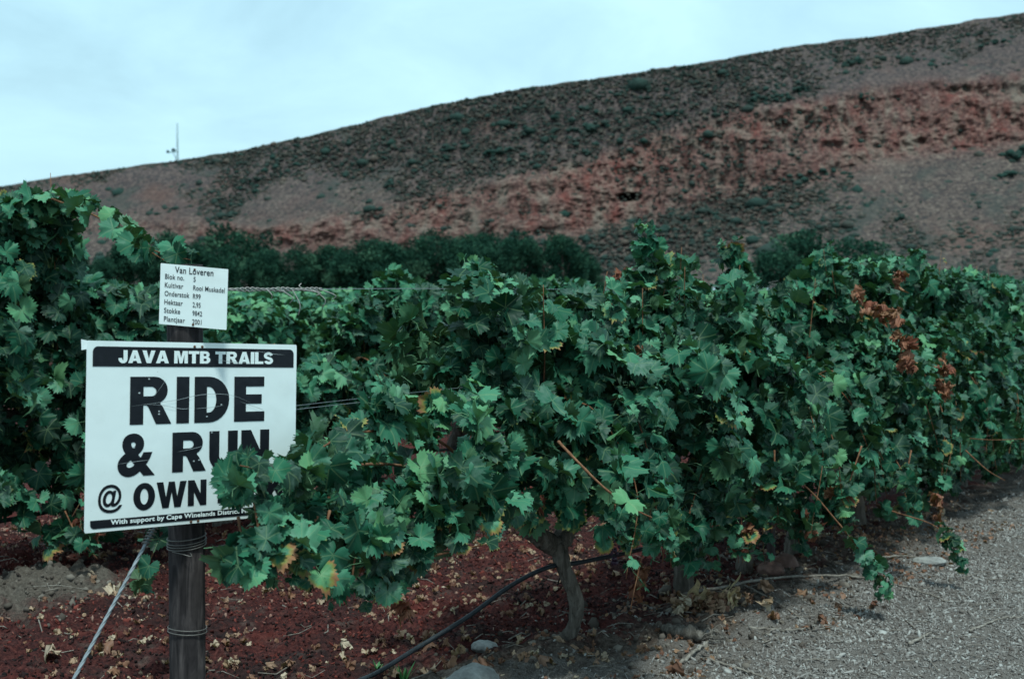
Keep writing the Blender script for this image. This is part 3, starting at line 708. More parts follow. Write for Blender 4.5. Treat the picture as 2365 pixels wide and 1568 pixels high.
for t, lab in zip(VT1, VLAB):
    b = row(t, 0, 0); b[2] = ghf(b[0], b[1])
    vines1.append(empty("grapevine", b, lab, "grapevine", "grapevines along the wire"))
def prune(A, tab, pad=-3):
    """trim the shoots that stick out above the outline measured for this row"""
    tip = A[:, :3] + unit(A[:, 6:9]) * (A[:, 9] * 0.8)[:, None]; c = A[:, :3]; ok = np.ones(len(A), bool)
    for q in (c, c + UP * (A[:, 9] * 0.6)[:, None], tip):
        dy = q[:, 1]; dz = q[:, 2] - CAM_H; zc = dy * math.cos(PITCH) - dz * math.sin(PITCH)
        px = CX + FPX * q[:, 0] / zc; py = CY - FPX * (dy * math.sin(PITCH) + dz * math.cos(PITCH)) / zc
        ok &= py > interp(tab, px) + pad
    return ok
def give1(A, t):
    k = prune(A, OUT1); A, t = A[k], t[k]
    own = np.argmin(np.abs(t[:, None] - np.array(VT1)[None]), 1)
    for i in range(len(VT1)):
        if (own == i).any(): leaves1[i].a.append(A[own == i])
mid = lambda t: np.minimum(0.95 + 0 * t, TOP1(t) - 0.25)
give1(*shell(1.36, 10.8, 12500, lambda t: TOP1(t) + 0.02, mid, 0.27, 0.2, seed=1, hole=0.42, e=0.85))
give1(*shell(1.75, 10.8, 12500, lambda t: np.minimum(1.26 + 0.1 * np.sin(t * 4), TOP1(t)), BOT1, 0.56, 0.3, seed=2, hole=0.44, old=0.02, size=(0.034, 0.098)))
# sprawl of the first vine: canes that have fallen forward towards the end post
SPR = [(500, 1110, 1290, 3.72), (560, 1068, 1305, 3.72), (620, 1100, 1310, 3.78), (655, 1170, 1320, 3.8), (690, 1065, 1330, 3.9), (740, 1015, 1345, 4.05), (800, 965, 1370, 4.2), (900, 918, 1375, 4.4), (950, 920, 1330, 4.5), (1000, 922, 1275, 4.65), (1100, 915, 1245, 4.85), (1200, 920, 1215, 5.0), (1300, 955, 1215, 5.1), (1400, 975, 1215, 5.25), (1500, 1005, 1250, 5.5)]
def sprawl(n):
    A = []; s = np.array(SPR, float); px = rng.uniform(520, 1500, n); f = rng.random(n)
    y0, y1, Y = np.interp(px, s[:, 0], s[:, 1]), np.interp(px, s[:, 0], s[:, 2]), np.interp(px, s[:, 0], s[:, 3])
    lump = fbm(np.stack([px / 110, f * 4, f * 0], -1), 66, 3) - 0.5
    ytop = y0 + 34 * np.sin(px / 47.0) * np.sin(px / 19.0) ; ybot = y1 - 25 + 90 * (vnoise(np.stack([px / 38, px * 0, px * 0 + 4], -1), 5) - 0.5)
    ed = np.sin(np.pi * f)
    py = ytop + (ybot - ytop) * f
    Y = Y + 0.30 * (1 - ed) - 0.8 * lump + np.where(rng.random(n) < 0.35, rng.uniform(0.05, 0.4, n), rng.normal(0, 0.035, n))
    P = np.array([at(a, b, c) for a, b, c in zip(px, py, Y)])
    O = unit(np.stack([ND[0] + 0 * f, ND[1] + 0 * f, 1.1 * (0.5 - f) + 0.1], -1))
    N, T = orient(O, 0.8, 0.45, 0.45); S = (0.036 + 0.062 * rng.beta(1.1, 1.6, n)) * np.where(px < 660, 0.8, 1.0) * np.where(rng.random(n) < 0.25, 0.7, 1.0)
    rnd, age = tints(n, 0.012, 0.15); age = age + np.where(f > 0.78, 0.14, 0) + 0.03
    keep = vnoise(np.stack([px / 42, py / 42, f * 0 + 2], -1), 88) > 0.45
    keep &= ~((px < 575) & (py > 1140) & (py < 1275))
    keep &= ~((px > 1150) & (py > 1205) & (px < 1340))
    # the left end thins out above the lower half, so the plate shows
    keep &= ~((px > 625) & (px < 668) & (py < 1150)) & ~((px < 668) & (py < 1055))
    return np.concatenate([P, N, T, S[:, None], rnd[:, None], age[:, None]], -1)[keep]
leaves1[0].a.append(sprawl(2300))
def pts3(L): return [at(*p) for p in L]
HAND1 = [  # owner, points (px, py, distance), leaves, kwargs
    (0, [(1290, 1020, 5.05), (1330, 1062, 4.95), (1400, 1130, 4.9), (1470, 1178, 4.95), (1530, 1205, 5.0)], 4, dict(r0=0.0055, start=0.5)),
    (0, [(860, 1292, 4.55), (960, 1290, 4.55), (1080, 1265, 4.6), (1150, 1248, 4.8), (1215, 1210, 5.3)], 6, dict(r0=0.005, old=0.3, size=(0.04,0.06))),
    (0, [(1180, 1170, 5.9), (950, 1080, 4.8), (760, 1080, 4.2), (640, 1090, 3.85), (555, 1075, 3.7)], 20, dict(r0=0.006)),
    (0, [(1180, 1165, 5.9), (1000, 1010, 5.1), (820, 1000, 4.6), (750, 1030, 4.3), (705, 1065, 4.1)], 14, dict(r0=0.006)),
    (0, [(760, 1150, 4.2), (720, 1210, 4.0), (690, 1225, 3.95), (650, 1180, 3.85)], 5, dict(r0=0.0055)),
    (0, [(930, 1260, 4.5), (920, 1320, 4.45), (915, 1400, 4.45)], 6, dict(old=0.4, size=(0.05,0.065))),
    (0, [(1230, 840, 5.8), (1190, 760, 5.8), (1120, 650, 5.8), (1075, 612, 5.75)], 22, dict(r0=0.005, spread=1.1)),
    (1, [(1480, 700, 6.7), (1500, 630, 6.7), (1500, 560, 6.7), (1490, 526, 6.65)], 30, dict(size=(0.05, 0.078), spread=1.1)),
    (1, [(1450, 900, 6.5), (1500, 1020, 6.0), (1540, 1180, 5.8), (1550, 1310, 5.8)], 24, dict(size=(0.045, 0.066))),
    (2, [(1735, 690, 7.5), (1710, 640, 7.5), (1690, 600, 7.45), (1685, 560, 7.4)], 34, dict(size=(0.05, 0.08), spread=1.2)),
    (2, [(1700, 1130, 6.7), (1712, 1200, 6.6), (1712, 1250, 6.6), (1716, 1300, 6.6)], 22, dict(old=0.4, size=(0.04, 0.06), spread=1.1)),
    (3, [(1730, 1045, 7.0), (1850, 1115, 6.9), (1930, 1200, 6.8), (2000, 1290, 6.8), (2035, 1340, 6.75), (2050, 1392, 6.75)], 22, dict(start=0.5, size=(0.045, 0.066), r0=0.0055, spread=0.8)),
    (3, [(2060, 1180, 7.6), (2160, 1215, 7.5), (2205, 1270, 7.45), (2222, 1328, 7.45)], 18, dict(start=0.4, size=(0.04, 0.058), old=0.4, spread=0.8)),
    (4, [(2230, 1040, 8.6), (2280, 1085, 8.5), (2322, 1110, 8.5)], 0, {}),
    (5, [(2230, 1012, 9.2), (2300, 1016, 9.0), (2390, 1012, 8.9)], 0, {}),
    (4, [(2030, 1000, 7.8), (2090, 1100, 7.6), (2110, 1170, 7.6)], 10, dict(old=0.5)),
    (3, [(1880, 700, 8.4), (1890, 630, 8.4), (1915, 575, 8.4)], 24, dict(spread=1.2)),
    (4, [(2080, 690, 9.3), (2110, 620, 9.3), (2125, 585, 9.3)], 20, dict(spread=1.1)),
]
for ow, pp, nl, kw in HAND1:
    C, rad, A = shoot(pts3(pp), nl, **kw); cane_obj(C, rad, vines1[ow])
    if nl: leaves1[ow].a.append(A)
for px, py, Y, L in [(565, 1285, 3.75, 60), (600, 1250, 3.8, 95), (670, 1250, 3.85, 105), (740, 1270, 3.98, 90), (820, 1290, 4.2, 100), (880, 1300, 4.35, 95), (960, 1240, 4.5, 75), (1040, 1200, 4.65, 80), (1110, 1180, 4.8, 70), (1420, 1170, 5.2, 90), (1520, 1190, 5.4, 110), (1600, 1160, 6.1, 110), (1790, 1130, 6.7, 100), (1960, 1120, 7.2, 90), (2090, 1130, 7.8, 80), (1570, 1215, 6.5, 120), (1600, 1230, 6.75, 90), (1640, 1220, 6.9, 100), (1700, 1200, 7.1, 100), (1760, 1190, 7.3, 110), (1840, 1180, 7.6, 110)]:
    C, rad, A = shoot(pts3([(px + random.uniform(-30, 30), py - 90, Y + 0.1), (px, py, Y - 0.04), (px + random.uniform(-15, 15), py + L * 0.6, Y - 0.05), (px + random.uniform(-25, 25), py + L, Y - 0.02)]), 11, size=(0.045, 0.07), start=0.25, old=0.12)
    ow = 0 if px < 1300 else int(np.argmin(np.abs(np.array(VT1) - t_of(px, 0.5)))); cane_obj(C, rad, vines1[ow]); leaves1[ow].a.append(A)
def rand_canes(i, t, k, parent, bag, n, ztop, lod_leaf=True):
    for _ in range(n):
        t0 = t + random.uniform(-0.5, 0.5); n0 = random.uniform(-0.05, 0.12); zt = float(ztop(np.array([t0]))[0])
        if random.random() < 0.55:    # upright, seen through gaps
            p = [row(t0, n0, 0.85, k), row(t0 + random.uniform(-.1, .1), n0 + 0.1, 1.15, k), row(t0 + random.uniform(-.2, .2), n0 + 0.12, zt + random.uniform(-0.1, 0.08), k)]; nl = 8; st = 0.45
        else:                         # arching out over the skirt and hanging
            p = [row(t0, 0.1, 0.95, k), row(t0 - 0.1, 0.38, 1.1, k), row(t0 - 0.2 + random.uniform(-.2, .2), 0.62, 0.8, k), row(t0 - 0.25 + random.uniform(-.3, .3), 0.66, random.uniform(0.3, 0.5), k)]; nl = 9; st = 0.4
        C, rad, A = shoot(p, nl, start=st, r0=random.uniform(0.0035, 0.0052)); cane_obj(C, rad, parent); bag.a.append(A)
for i, t in enumerate(VT1): rand_canes(i, t, 1, vines1[i], leaves1[i], 6, TOP1)
# trunks
b0 = vines1[0].location
trunk_obj([(pts3([(1262, 1530, 6.08), (1288, 1492, 6.1), (1322, 1452, 6.1), (1330, 1385, 6.08), (1304, 1312, 6.05), (1285, 1255, 6.05)]), [0.056, 0.034, 0.028, 0.030, 0.031, 0.038]),
           (pts3([(1285, 1265, 6.05), (1240, 1235, 6.0), (1190, 1195, 5.95), (1130, 1160, 5.8)]), [0.044, 0.036, 0.034, 0.025]),
           (pts3([(1287, 1265, 6.05), (1315, 1210, 6.15), (1320, 1140, 6.3), (1340, 1100, 6.5)]), [0.044, 0.036, 0.03, 0.025])], vines1[0])
for i in range(1, len(VT1)): generic_trunk(np.array(vines1[i].location), vines1[i], 0.6, 0.033 + 0.008 * random.random())
# strings of brown dead leaves
def dead_string(owner, pts, n, sp=0.05, size=(0.028, 0.046), light=0.0):
    C = spline(pts, 40); idx = rng.integers(0, 40, n); P = C[idx] + rng.normal(0, sp * 0.5, (n, 3)); O = unit(rng.normal(size=(n, 3)) + np.array([0.3, -0.9, 0.2]))
    N, T = orient(O, 1.0, 0.2, 0.7); S = rng.uniform(*size, n); rnd = np.clip(rng.uniform(0.1, 0.9, n) + light, 0, 1)
    A = np.concatenate([P, N, T, S[:, None], rnd[:, None], np.zeros((n, 1))], -1)
    o = link("dried_leaves", foliage_mesh(A, 'dry', M_DRY, "dried_leaves", False), owner); o["label"] = "curled brown dead leaves"
for ow, pp, n, sp in [(4, [(2020, 705, 7.75), (2040, 718, 7.75), (2062, 725, 7.75)], 11, 0.05), (4, [(2075, 765, 7.7), (2082, 800, 7.7), (2086, 855, 7.7)], 15, 0.05), (4, [(1985, 680, 7.9), (1988, 700, 7.9)], 4, 0.03), (5, [(2170, 835, 8.3), (2190, 855, 8.3)], 5, 0.04), (5, [(2175, 890, 8.2), (2180, 915, 8.2)], 5, 0.04),
                        (4, [(2085, 640, 8.6), (2100, 650, 8.6)], 4, 0.04), (1, [(1428, 622, 6.8), (1432, 635, 6.8)], 2, 0.01), (1, [(1490, 800, 6.0), (1495, 830, 6.0)], 2, 0.02), (0, [(1240, 1140, 5.3), (1243, 1180, 5.3)], 3, 0.015), (0, [(930, 1380, 4.5), (935, 1400, 4.5)], 3, 0.02),
                        (0, [(650, 1280, 3.98), (820, 1260, 4.25), (900, 1220, 4.4)], 8, 0.06), (1, [(1480, 1320, 6.5), (1470, 1380, 6.6)], 6, 0.03), (2, [(1700, 1290, 6.6), (1725, 1230, 6.6)], 5, 0.03), (3, [(1850, 1190, 7.4), (1880, 1240, 7.4)], 7, 0.05), (4, [(2150, 1140, 8.0), (2180, 1180, 8.0)], 6, 0.05), (3, [(1935, 1120, 7.2), (1950, 1140, 7.2)], 3, 0.03)]:
    dead_string(vines1[ow], pts3(pp), n, sp, light=0.1 if ow else 0.0)
for i in range(len(VT1)):
    link("foliage", foliage_mesh(leaves1[i].all(), 0, M_LEAF), vines1[i])
# a small bunch of grapes under the first vine
def grapes(p, parent, n=34):
    import bmesh
    bm = bmesh.new(); bmesh.ops.create_icosphere(bm, subdivisions=2, radius=1); V = np.array([v.co[:] for v in bm.verts]); F = np.array([[v.index for v in f.verts] for f in bm.faces]); bm.free()
    h = rng.random(n); r = 0.032 * (1 - h * 0.75); a = rng.uniform(0, 6.28, n)
    P = p + np.stack([np.cos(a) * r, np.sin(a) * r, -h * 0.11], -1)
    VV, FF, _ = inst([(V, F)], P, None, rng.uniform(0.0075, 0.0105, n)); link("grape_bunch", tri_mesh("grape_bunch", VV, FF, M_GRAPE), parent)
grapes(at(955, 1240, 4.7), vines1[0]); grapes(at(1420, 1240, 5.8), vines1[0], 24)

# ---- row 2: behind the signs and at the left
OUT2 = [(-120, 470), (0, 450), (50, 440), (120, 430), (150, 460), (170, 520), (185, 610), (240, 650), (330, 655), (390, 660), (450, 690), (520, 770), (560, 850), (700, 860), (740, 760), (790, 700), (840, 660), (880, 625), (925, 608), (955, 640), (1000, 660), (1200, 640), (1500, 650)]
TOP2 = z_table(OUT2, 0.0, 2)
BOT2 = z_table([(-120, 1210), (0, 1190), (60, 1230), (150, 1250), (260, 1210), (500, 1100), (800, 1010), (1100, 960), (1500, 900)], 0.35, 2)
VT2 = [2.12 + s for s in (0.0, 1.2, 2.45, 3.65, 4.85)]
VLAB2 = ["tall grapevine at the left edge with its top shoots against the hill", "short grapevine mostly hidden behind the large white notice board", "grapevine of the second row just right of the large notice board", "grapevine of the second row with a leafy peak beside the frayed wire", "grapevine of the second row, glimpsed behind the nearest vine's top"]
vines2 = []; leaves2 = [Leaves() for _ in VT2]
for t, lab in zip(VT2, VLAB2):
    b = row(t, 0, 0, 2); b[2] = ghf(b[0], b[1]); vines2.append(empty("grapevine", b, lab, "grapevine", "grapevines of the second row"))
    generic_trunk(b, vines2[-1], 0.62, 0.05)
def give2(A, t):
    k = prune(A, OUT2); A, t = A[k], t[k]
    own = np.argmin(np.abs(t[:, None] - np.array(VT2)[None]), 1)
    for i in range(len(VT2)):
        if (own == i).any(): leaves2[i].a.append(A[own == i])
give2(*shell(1.2, 7.6, 7200, TOP2, lambda t: np.minimum(0.85 + 0 * t, TOP2(t) - 0.2), 0.3, 0.25, 2, (0.065, 0.10), seed=21, hole=0.36))
give2(*shell(1.2, 7.6, 5200, lambda t: np.minimum(1.1 + 0 * t, TOP2(t)), BOT2, 0.5, 0.3, 2, (0.065, 0.10), seed=22, hole=0.40, old=0.03))
for pp, nl, kw in [([(120, 460, 7.3), (200, 490, 7.1), (270, 525, 6.9), (330, 570, 6.75), (385, 605, 6.6)], 21, dict(r0=0.006, size=(0.07, 0.1), light=0.2, spread=1.15)), ([(330, 570, 6.75), (390, 590, 6.5), (440, 600, 6.3)], 5, dict(size=(0.07, 0.09))),
                   ([(60, 620, 7.6), (80, 520, 7.5), (90, 455, 7.4)], 14, dict(size=(0.075, 0.105))), ([(130, 600, 7.5), (160, 500, 7.4), (205, 460, 7.3)], 14, dict(size=(0.07, 0.1))), ([(0, 600, 7.5), (20, 500, 7.4), (40, 455, 7.3)], 13, dict(size=(0.075, 0.105))),
                   ([(150, 1180, 7.3), (180, 1240, 7.2), (225, 1290, 7.15)], 6, dict(start=0.4, size=(0.05, 0.06))), ([(90, 1200, 7.4), (110, 1260, 7.3), (120, 1320, 7.3)], 7, dict(start=0.3, old=0.3))]:
    C, rad, A = shoot(pts3(pp), nl, **kw); cane_obj(C, rad, vines2[0]); leaves2[0].a.append(A)
C, rad, A = shoot(pts3([(365, 1200, 5.6), (360, 1260, 5.6), (330, 1330, 5.55), (318, 1380, 5.55)]), 8, size=(0.06, 0.075), light=-0.2); cane_obj(C, rad, vines1[0]); link("hanging_shoot", foliage_mesh(A, 0, M_LEAF, "hanging_shoot"), vines1[0])
for i, t in enumerate(VT2): rand_canes(i, t, 2, vines2[i], leaves2[i], 4 if i != 1 else 1, TOP2)
dead_string(vines2[0], pts3([(160, 1240, 7.3), (230, 1225, 7.25)]), 6, 0.05, light=0.3)
for i in range(len(VT2)): link("foliage", foliage_mesh(leaves2[i].all(), 0, M_LEAF), vines2[i])

# ---- rows 3 and on: copies of a few vines, then one far mass
def far_proto(seed, lod, n):
    f = lambda v: (lambda t: v + 0 * t)
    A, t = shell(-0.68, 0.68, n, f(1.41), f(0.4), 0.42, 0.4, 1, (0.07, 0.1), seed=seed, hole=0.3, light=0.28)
    A[:, 0] -= P0[0]; A[:, 1] -= P0[1]
    return foliage_mesh(A, lod, M_LEAF, "foliage", False)
far_meshes = [far_proto(70 + i, 1, 850) for i in range(4)]
far_trunk = None
def make_back_rows():
    global far_trunk
    m = MB(); m.tube([(0, 0, -0.05), (0.03, 0, 0.3), (0, 0.02, 0.7)], [0.05, 0.04, 0.05], 8); far_trunk = bpy.data.meshes.new("trunk"); far_trunk.from_pydata(m.v, [], m.f); far_trunk.materials.append(M_BARK)
    ordn = {3: "third", 4: "fourth", 5: "fifth", 6: "sixth", 7: "seventh", 8: "eighth", 9: "ninth"}
    for k in range(3, 10):
        for j in range(-4, 60):
            t = 2.1 + 1.2 * j; p = row(t, 0, 0, k); x, y = proj((p[0], p[1], 1.4))
            if p[1] < 4 or not (400 < x < 1020 or (k < 7 and 1600 < x < 1760)): continue
            e = empty("grapevine", p, f"bushy grapevine of the {ordn[k]} row, glimpsed past the nearer vines", "grapevine", f"grapevines of the {ordn[k]} row")
            for nm, me in (("foliage", far_meshes[(j * 3 + k) % 4]), ("trunk", far_trunk)):
                o = bpy.data.objects.new(nm, me); COL.objects.link(o); o.parent = e
            e.scale = (1, 1, random.uniform(0.93, 1.06))
    # beyond: low wavy rows nobody could count
    n = 60000; k = rng.integers(10, 40, n); t = rng.uniform(-10, 130, n); nn = rng.normal(0, 0.28, n) - (k - 1) * ROWGAP
    x = P0[0] + TD[0] * t + ND[0] * nn; y = P0[1] + TD[1] * t + ND[1] * nn
    z = rng.uniform(0.9, 1.4, n) + 0.15 * (vnoise(np.stack([x * 0.8, y * 0.8, x * 0], -1), 3) - 0.3)
    k2 = rng.integers(2, 10, n // 2); t2 = rng.uniform(10.5, 60, n // 2); n2 = rng.normal(0, 0.28, n // 2) - (k2 - 1) * ROWGAP
    x = np.concatenate([x, P0[0] + TD[0] * t2 + ND[0] * n2]); y = np.concatenate([y, P0[1] + TD[1] * t2 + ND[1] * n2])
    z = np.concatenate([z, rng.uniform(0.45, 1.42, n // 2)])
    ok = (y > 12) & (y < 120) & (np.abs(x / y) < 0.62); P = np.stack([x, y, z], -1)[ok]; n = len(P)
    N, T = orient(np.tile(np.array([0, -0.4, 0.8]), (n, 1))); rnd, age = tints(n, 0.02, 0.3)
    A = np.concatenate([P, N, T, rng.uniform(0.12, 0.2, n)[:, None], rnd[:, None], age[:, None]], -1)
    o = link("far_vineyard", foliage_mesh(A, 2, M_LEAF, "far_vineyard", False)); tag(o, "green far vineyard rows merging into one mass before the tree belt", "vineyard", kind="stuff")
make_back_rows()

# ------------------------------------------------------------------ posts, wires, pipe
def make_post():
    x, y, r = -0.997, 4.333, 0.0545; zt = float(at(426, 611, y)[2])
    e = empty("end_post", (x, y, 0), "thick round weathered end post carrying both white signs", "post")
    m = MB(); nseg = 40; ring = 44; V = []; F = []
    for i in range(ring):
        z = -0.3 + (zt + 0.3) * i / (ring - 1)
        for k in range(nseg):
            a = 2 * math.pi * k / nseg; q = np.array([[math.cos(a) * 3, math.sin(a) * 3, z * 1.5]])
            rr = r * (1 + 0.06 * (float(fbm(q, 5, 3)[0]) - 0.5) - 0.03 * max(0, math.sin(a * 9 + z * 2)) ** 6) * (0.985 if i == ring - 1 else 1)
            V.append((x + rr * math.cos(a), y + rr * math.sin(a), z))
    for i in range(ring - 1):
        for k in range(nseg): F.append((i * nseg + k, i * nseg + (k + 1) % nseg, (i + 1) * nseg + (k + 1) % nseg, (i + 1) * nseg + k))
    F.append(tuple((ring - 1) * nseg + k for k in range(nseg))); m.add(V, F); m.build("post_shaft", M_POST, e)
    def coil(z0, turns, name, dz, tail=None):
        P = []
        for i in range(int(36 * turns) + 1):
            a = i / 36 * 2 * math.pi + 2.0; P.append((x + (r + 0.004) * math.cos(a), y + (r + 0.004) * math.sin(a), z0 + dz * i / 36 + 0.006 * math.sin(a * 1.0 + z0 * 9)))
        c = MB(); c.tube(P, 0.0017, 6)
        if tail: c.tube(spline([P[-1]] + tail, 14), 0.0015, 6)
        o = c.build(name, M_RUSTWIRE, e); return o
    coil(0.762, 3.1, "wire_coil", 0.008, [(x + 0.03, y - 0.062, 0.747), (x - 0.0, y - 0.066, 0.752), (x - 0.03, y - 0.058, 0.757)])
    coil(0.792, 1.0, "wire_coil", 0.004); coil(0.497, 2.0, "wire_coil", 0.012)
    return x, y, r
PX_, PY_, PR_ = make_post()
def make_stay():
    P = [at(170, 1568, 3.95), at(350, 1230, 4.186)]; d = P[1] - P[0]; d = d / d[2]
    top = P[1] + d * (1.005 - P[1][2]); bot = P[0] - d * (P[0][2] + 0.05); n = 260; L = np.linalg.norm(top - bot); ax = unit(top - bot); a = unit(np.cross(ax, UP)); b = np.cross(ax, a)
    c = MB()
    for s in range(3):
        c.tube([bot + ax * L * i / n + (a * math.cos(i * 0.36 + s * 2.094) + b * math.sin(i * 0.36 + s * 2.094)) * 0.0024 for i in range(n + 1)], 0.0032, 6)
    e = empty("stay_cable", tuple(bot), "twisted grey steel stay cable slanting from the post to the soil", "cable")
    c.build("cable_strand", M_WIRE, e)
    w = MB(); q0 = P[1] - ax * 0.045; m = 110; w.tube([q0 + ax * 0.10 * i / m + (a * math.cos(i * 0.55) + b * math.sin(i * 0.55)) * 0.0105 for i in range(m + 1)], 0.0026, 6)
    w.build("binding_wire", M_RUSTWIRE, e)
make_stay()
def wire(name, pts, r, lab, mat=M_WIRE):
    m = MB(); m.tube(pts, r, 6); return tag(m.build(name, mat), lab, "wire")
wire("trellis_wire", [row(t, 0, 1.548 + 0.004 * math.sin(t * 1.3) , 1) for t in np.linspace(0.02, 10.8, 60)], 0.001, "thin top trellis wire running from the frayed tie at the end post")
wire("trellis_wire", [row(t, 0.02, 1.15 + 0.006 * math.sin(t * 1.7), 1) for t in np.linspace(0.05, 10.8, 40)], 0.0008, "thin middle trellis wire leaving the large board's right edge")
wire("trellis_wire", [row(t, 0.045, 1.165 + 0.01 * math.sin(t * 1.1), 1) for t in np.linspace(0.05, 10.8, 40)], 0.0007, "second middle trellis wire just above its twin, entering the leaves")
wire("trellis_wire", [row(t, 0.03, 0.76 - 0.02 * math.sin(t * 0.8), 1) for t in np.linspace(0.06, 3.0, 20)], 0.0013, "low wire leading from the coil on the post into the leaves", M_RUSTWIRE)
def frayed():
    m = MB(); a = row(0.08, 0, 1.549); b = row(0.62, 0, 1.549)
    for s in range(3):
        m.tube([a + (b - a) * i / 60 + np.array([0, math.cos(i * 0.8 + s * 2.1), math.sin(i * 0.8 + s * 2.1)]) * (0.0052 + 0.002 * math.sin(i * 0.37)) for i in range(61)], 0.0022, 5)
    for f, dx, dz in ((0.6, 0.05, -0.045), (0.72, 0.03, -0.085), (0.8, 0.07, -0.02), (0.9, 0.05, -0.06), (0.97, 0.06, -0.035), (0.5, 0.02, -0.03), (0.85, -0.02, 0.02)):
        p = a + (b - a) * f; m.tube(spline([p, p + np.array([dx * 0.4, -0.01, dz * 0.15]), p + np.array([dx, -0.012, dz * 0.6]), p + np.array([dx * 0.75, 0.0, dz])], 10), 0.0018, 5)
    m.build_obj = tag(m.build("wire_tie", plain("frayed_fibre", (0.28, 0.26, 0.245), 0.85, 0.2)), "frayed pale wire tie twisted round the top wire beside the small plate", "wire tie")
frayed()
def make_lath(px, ytop, Y, k, lab, w=0.03, ybase=0.0):
    p = at(px, ytop, Y); m = MB()
    m.tube([(p[0] - 0.004, p[1], -0.1), (p[0], p[1], p[2] * 0.5), (p[0] + 0.004, p[1], p[2])], [w * 1.05, w, w * 0.95], 10, True, 0.05)
    e = empty("trellis_post", (p[0], p[1], 0), lab, "post"); m.build("post_shaft", M_LATH, e)
    c = MB(); c.tube([(p[0] + (w + 0.002) * math.cos(a), p[1] + (w + 0.002) * math.sin(a), p[2] - 0.02 + 0.004 * a) for a in np.linspace(0, 12, 50)], 0.0016, 5); c.tube([(p[0] - 0.02, p[1] - w, p[2] + 0.004), (p[0] + 0.05, p[1] - w - 0.004, p[2] + 0.008), (p[0] + 0.12, p[1] - w, p[2] + 0.002)], 0.002, 5)
    c.build("wire_staple", M_RUSTWIRE, e)
make_lath(1786, 660, 8.05, 1, "thin purplish trellis post with wire stapled across its top, amid leaves", 0.024)
make_lath(676, 700, 14.6, 3, "dark stump of a trellis post in the back rows beside the frayed tie", 0.02)
make_lath(2330, 690, 14.0, 3, "short purplish trellis post showing through leaves at the right edge", 0.04)
def make_pipe():
    P = pts3([(700, 1640, 5.35), (840, 1568, 5.55), (960, 1498, 5.75), (1080, 1424, 5.9), (1180, 1352, 5.98), (1262, 1311, 6.0)]); P += [at(1330, 1300, 6.15), at(1400, 1286, 6.35), at(1465, 1272, 6.6)] + [row(t, 0.03, 0.33 - 0.03 * math.sin(t * 2), 1) for t in (3.36, 4.4, 5.6, 7.0, 8.6, 10.5)]
    for p in P[:4]:
        p[2] = max(p[2], ghf(p[0], p[1]) + 0.012)
    m = MB(); m.tube(spline(P, 120), 0.0098, 12)
    tag(m.build("drip_pipe", M_PIPE), "black irrigation pipe rising from the soil to the twisted trunk", "pipe")
    q = [row(t, 0.05, 0.36 + 0.02 * math.sin(t * 3), 2) for t in np.linspace(0.6, 7.5, 24)]; m = MB(); m.tube(q, 0.012, 10)
    tag(m.build("drip_pipe", M_PIPE), "dark irrigation pipe under the tall vine at the left edge", "pipe")
make_pipe()

